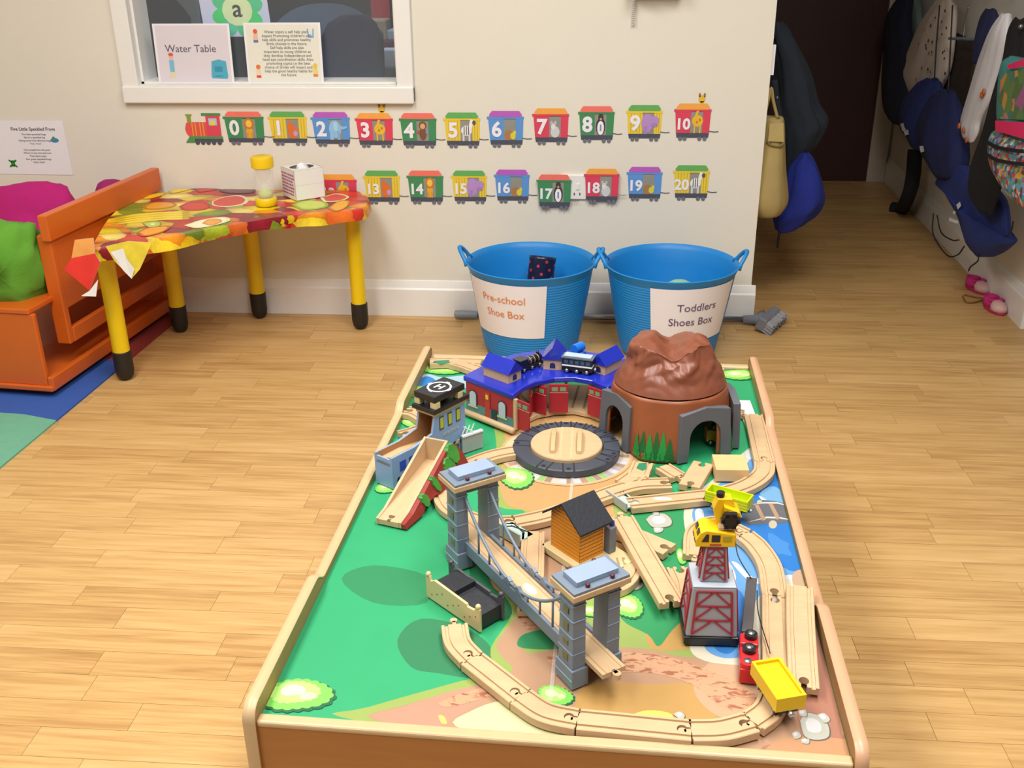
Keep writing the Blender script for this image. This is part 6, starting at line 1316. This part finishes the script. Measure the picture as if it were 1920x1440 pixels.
# ---- wagons
def wagon(label, A, B, C, col, ztop, zb, ribs, rec=.006, rim=.003):
    p, q, s = (U(*v, ztop) for v in (A, B, C)); dd = q-p; L_ = dd.length; w = abs((s-q).dot(Vector((-dd.y, dd.x, 0)).normalized())); ang = math.atan2(dd.y, dd.x); sg = 1 if (s-q).dot(Vector((-dd.y, dd.x, 0))) > 0 else -1
    c = p+dd/2+Vector((-dd.y, dd.x, 0)).normalized()*sg*w/2
    t = thing('toy_wagon', label, 'toy train', (c.x, c.y, zb), ang); h = ztop-zb; x, y = L_/2, w/2; mt = mat('wagon_'+col.lstrip('#'), col, .35, var=.04)
    m = MB(); m.bx(-x, x, -y, -y+rim, .014, h); m.bx(-x, x, y-rim, y, .014, h); m.bx(-x, -x+rim, -y+rim, y-rim, .014, h); m.bx(x-rim, x, -y+rim, y-rim, .014, h); m.bx(-x+rim, x-rim, -y+rim, y-rim, .014, h-rec); tr = m.build('tray', mt, t)
    for k in range(ribs):
        z = .018+(h-.018)*(k+.3)/max(1, ribs); MB().bx(-x, x, -y-.0006, -y, z, z+.0012).build('plank_groove', plain('#a9b400', .4), tr)
    MB().bx(-x*.95, x*.95, -y*.62, y*.62, .008, .014).build('chassis', BLACK, t, bevel=.001); wheels(t, (-x*.6, x*.6), y*.62+.003)
    for sx in (-1, 1): MB().cyl((sx*x*.95, 0, .010), (sx*(x+.006), 0, .010), .0038, n=12).build('coupling', STEEL if sx > 0 else BLACK, t, True)
    return t
wagon('lime yellow open toy wagon on the upper right track', (1322, 920), (1402, 942), (1407, 926), '#c3d40a', ZT+.047, ZT+.0125, 3, .016, .0025)
wagon('bright yellow toy tipper wagon on the front right curve', (1409, 1240), (1457, 1312), (1508, 1296), '#e2bc10', ZT+.048, ZT+.0125, 0, .004, .004)
t = place('toy_truck', 'red toy truck tipped on its side beside the yellow wagon', 'toy car', (.236, 1.178), R_(83)); RD = mat('truck_red', '#c22026', .35)
MB().bx(-.038, .030, -.014, .012, 0, .024).build('truck_body', RD, t, bevel=.002); MB().bx(.012, .036, -.014, .012, .004, .030).build('cab', RD, t, bevel=.002)
for x, y, r in ((-.027, .002, .0105), (.004, -.001, .0095), (.028, -.003, .009)):
    w = MB().cyl((x, y, .024 if x < .01 else .030), (x, y, .031 if x < .01 else .037), r, n=20).build('wheel', BLACK if x > -.02 else RD, t, 40); MB().cyl((x, y, .031 if x < .01 else .037), (x, y, .0325 if x < .01 else .0385), r*.55, n=14).build('hub', STEEL, w, True)
for k in range(3): MB().bx(-.010+.006*k, -.008+.006*k, -.0146, -.014, .006, .02).build('grille_line', BLACK, t)
# ---- loose block and card
P0, P1 = U(1341, 903, ZT), U(1403, 904, ZT); t = MB().bx(0, (P1-P0).length, 0, .062, 0, .026).build('wooden_block', mat('block_wood', '#d9b47e', .5, var=.1, vscale=10, stretch=(1, 8, 8)), None, bevel=.001); t.location = P0; t.rotation_euler = (0, 0, math.atan2((P1-P0).y, (P1-P0).x)); tag(t, 'plain wooden block between the tunnel portal and the river curve', 'block')
P0 = U(1398, 802, ZT); m = MB().bx(0, .030, 0, .135, 0, .0012); o = m.build('paper_card', PAPER); o.location = (P0.x, P0.y, ZT); o.rotation_euler = (0, 0, .02); tag(o, 'white printed card lying under the straight track by the right rim', 'card')
# ================================================================ wooden track
HT, WT = .012, .040
CUT = []
def track(label, pts, z=None, male='', female='', grooves=True, w=WT, zs=None, name='track_piece', tint=None):
    """pts: top-centre line given where the piece lies; z: underside height"""
    zb = ZT if z is None else z
    if zs is None: C = [U(x, y, zb+HT) for x, y in pts]
    else: C = [U(x, y, zz+HT) for (x, y), zz in zip(pts, zs)]
    S = spline(C, 8) if len(C) > 2 else [C[0].lerp(C[1], k/6) for k in range(7)]
    o0 = sum(S, Vector())/len(S)-Vector((0, 0, HT)); k = len(S); rings = []
    g0, g1, gd = w*.24, w*.38, .0028
    prof = [(-w/2, 0), (w/2, 0), (w/2, HT-.001), (w/2-.001, HT)]
    prof += [(g1, HT), (g1, HT-gd), (g0, HT-gd), (g0, HT), (-g0, HT), (-g0, HT-gd), (-g1, HT-gd), (-g1, HT)] if grooves else []
    prof += [(-w/2+.001, HT), (-w/2, HT-.001)]
    fr = []
    for i in range(k):
        t = (S[min(i+1, k-1)]-S[max(i-1, 0)]); t.normalize(); n = Vector((-t.y, t.x, 0)).normalized(); b = t.cross(n); b = b if b.z > 0 else -b
        base = S[i]-b*HT-o0; fr.append((base, t, n, b)); rings.append([base+n*a+b*h for a, h in prof])
    ob = MB().loft(rings).build(name, tint or WOOD, None); ob.location = o0; tag(ob, label, 'toy track', 'wooden track pieces')
    for e in 'ab':
        base, t, n, b = fr[0] if e == 'a' else fr[-1]; out = -t if e == 'a' else t
        if e in male:
            m = MB(); h = [base+out*.0115+(out*math.cos(2*PI*i/14)+n*math.sin(2*PI*i/14))*.0056 for i in range(14)]; m.hexa(h, [v+b*(HT-.0012) for v in h])
            q = [base-out*.002+n*.0027, base+out*.009+n*.0027, base+out*.009-n*.0027, base-out*.002-n*.0027]; m.hexa(q, [v+b*(HT-.0012) for v in q]); m.build('peg', tint or WOOD, ob)
        if e in female:
            m = MB(); h = [base-out*.0115+(out*math.cos(2*PI*i/16)+n*math.sin(2*PI*i/16))*.0070-b*.004 for i in range(16)]; m.hexa(h, [v+b*.03 for v in h])
            c1 = m.build('cutter', WOOD); m = MB(); q = [base+out*.004+n*.0040-b*.004, base-out*.011+n*.0040-b*.004, base-out*.011-n*.0040-b*.004, base+out*.004-n*.0040-b*.004]; m.hexa(q, [v+b*.03 for v in q]); c2 = m.build('cutter', WOOD)
            for c in (c1, c2):
                c.location = o0; md = ob.modifiers.new('socket', 'BOOLEAN'); md.operation = 'DIFFERENCE'; md.object = c; md.solver = 'EXACT'
            CUT.append((ob, c1, c2))
    return ob
# front loop
track('curved track starting beside the black coal ramp', [(852, 1170), (859, 1203), (885, 1233)], male='a', female='b')
track('straight track crossing the green to the pale sand', [(885, 1233), (976, 1304)], male='a', female='b')
track('curved track bending onto the front edge of the table', [(976, 1304), (1022, 1333), (1083, 1347)], male='a', female='b')
track('long straight track along the front edge of the table', [(1083, 1347), (1296, 1368)], male='a', female='b')
track('curved track at the front, left half of the right bend', [(1296, 1368), (1354, 1366), (1410, 1352)], male='a', female='b')
track('curved track under the yellow wagon at the front right', [(1410, 1352), (1442, 1326), (1458, 1284)], male='a', female='b')
track('straight track running up the right side below the river curve', [(1458, 1282), (1453, 1117)], male='a', female='b')
track('loose straight track leaning on the right-hand rim', [(1500, 1098), (1502, 1180), (1508, 1288)], zs=(ZT+.016, ZT+.014, ZT+.004), female='b', w=.041)
# river curves
track('curved track sweeping along the right bank of the river', [(1453, 1116), (1444, 1060), (1421, 1022), (1396, 1000)], female='a', male='b')
track('curved track behind the crane cab', [(1396, 1000), (1345, 978), (1308, 995), (1303, 1040)], female='a', male='b')
track('short curved track left of the crane with a socket end', [(1272, 1062), (1284, 1090), (1290, 1128)], female='a')
# centre
track('diagonal straight track lying across another beside the cabin', [(1167, 968), (1260, 1128)], zs=(ZT+.016, ZT+.013), male='a', female='b', grooves=True)
track('upturned track piece beneath the diagonal straight', [(1158, 988), (1256, 1029)], z=ZT, female='b', grooves=False)
track('small curved track tucked under the cabin platform', [(1176, 1045), (1180, 1068), (1160, 1092), (1125, 1098)], female='a')
track('curved track above the cabin ending in a socket', [(1256, 904), (1190, 908), (1120, 930), (1070, 950)], female='a', male='b')
track('curved track behind the bridge and cabin', [(1070, 950), (1018, 966), (965, 977)], female='a', male='b')
track('curved track behind the far bridge tower', [(965, 977), (900, 975), (845, 950), (826, 915)], female='a', male='b')
track('curved track from under the red ramp to the turntable', [(838, 893), (880, 868), (930, 850), (988, 840)], female='a', male='b')
track('straight track standing on end lines under the bridge cables', [(1000, 996), (994, 1144)], z=ZT, female='b')
track('straight track left of the lime wagon with a white sticker', [(1180, 942), (1345, 925)], female='a', male='b')
track('curved track around the wooden block by the right rim', [(1345, 925), (1399, 908), (1430, 886), (1434, 864)], female='a', male='b')
track('straight track lying against the right-hand rim over the card', [(1434, 864), (1413, 776)], z=ZT+.0015, female='a')
track('upturned flat track piece in front of the tunnel', [(1319, 867), (1292, 911)], z=ZT, female='ab', grooves=False)
track('short track piece in front of the tunnel pines', [(1243, 873), (1272, 891)], male='b', w=.036)
track('track end with peg beside the right-hand card', [(1368, 768), (1388, 774)], male='b')
track('track end with peg behind the volcano', [(1320, 692), (1345, 691)], male='b')
track('curved track end left of the control tower', [(760, 768), (778, 772), (800, 785)], female='a')
track('second track end lower left of the control tower', [(752, 814), (770, 809), (790, 802)], female='a')
# switches: a Y of two tracks cut from one board
def switch(label, stem, arm1, arm2, patch):
    Cc = lambda L: [U(x, y, ZT+HT) for x, y in L]
    t = thing('track_switch', label, 'toy track', group='wooden track pieces'); A = spline(Cc(stem+arm1), 8); B = spline(Cc(stem+arm2), 8)
    t.location = (A[0].x, A[0].y, ZT)
    for nm, S, hh in (('main_leg', A, HT), ('branch_leg', B, HT-.0003)):
        rings = []; k = len(S); w = WT
        for i in range(k):
            d = (S[min(i+1, k-1)]-S[max(i-1, 0)]).normalized(); n = Vector((-d.y, d.x, 0)); b = Vector((S[i].x-t.location.x, S[i].y-t.location.y, 0))
            g0, g1, gd = w*.26, w*.38, .0024
            prof = [(-w/2, 0), (w/2, 0), (w/2, hh), (g1, hh), (g1, hh-gd), (g0, hh-gd), (g0, hh), (-g0, hh), (-g0, hh-gd), (-g1, hh-gd), (-g1, hh), (-w/2, hh)]
            rings.append([b+n*a+Vector((0, 0, h)) for a, h in prof])
        MB().loft(rings).build(nm, WOOD, t)
    m = MB(); q = [U(x, y, ZT+HT)-Vector(t.location) for x, y in patch]; m.hexa(q, [v+Vector((0, 0, .0006)) for v in q]); m.build('green_sticker', plain('#2c7a58', .5), t)
    return t
switch('switch track with green sticker along the far rim', [(806, 677), (842, 676)], [(902, 678)], [(880, 686), (915, 700)], [(814, 677), (842, 675), (843, 681), (826, 683), (812, 680)])
switch('switch track with green sticker in front of the painted pines', [(1206, 866), (1200, 880)], [(1196, 895)], [(1188, 892), (1170, 905)], [(1198, 869), (1213, 868), (1212, 879), (1205, 883), (1193, 878)])
MB_ = None
# white sticker on the straight
s0 = U(1242, 935, ZT+HT+.0003); sc = [o for o in bpy.data.objects if o.get('label') == 'straight track left of the lime wagon with a white sticker'][0]
m = MB().prism(ell(s0.x-sc.location.x, s0.y-sc.location.y, .017, .0055, 20, .0), HT, HT+.0004); m.build('white_sticker', PAPER, sc)
bpy.context.view_layer.update(); dg = bpy.context.evaluated_depsgraph_get()
for ob in {c[0] for c in CUT}:
    me = bpy.data.meshes.new_from_object(ob.evaluated_get(dg)); ob['_me'] = me.name
for ob in {c[0] for c in CUT}:
    ob.modifiers.clear(); ob.data = bpy.data.meshes[ob['_me']]; del ob['_me']
for c in CUT:
    for q in c[1:]: bpy.data.objects.remove(q, do_unlink=True)
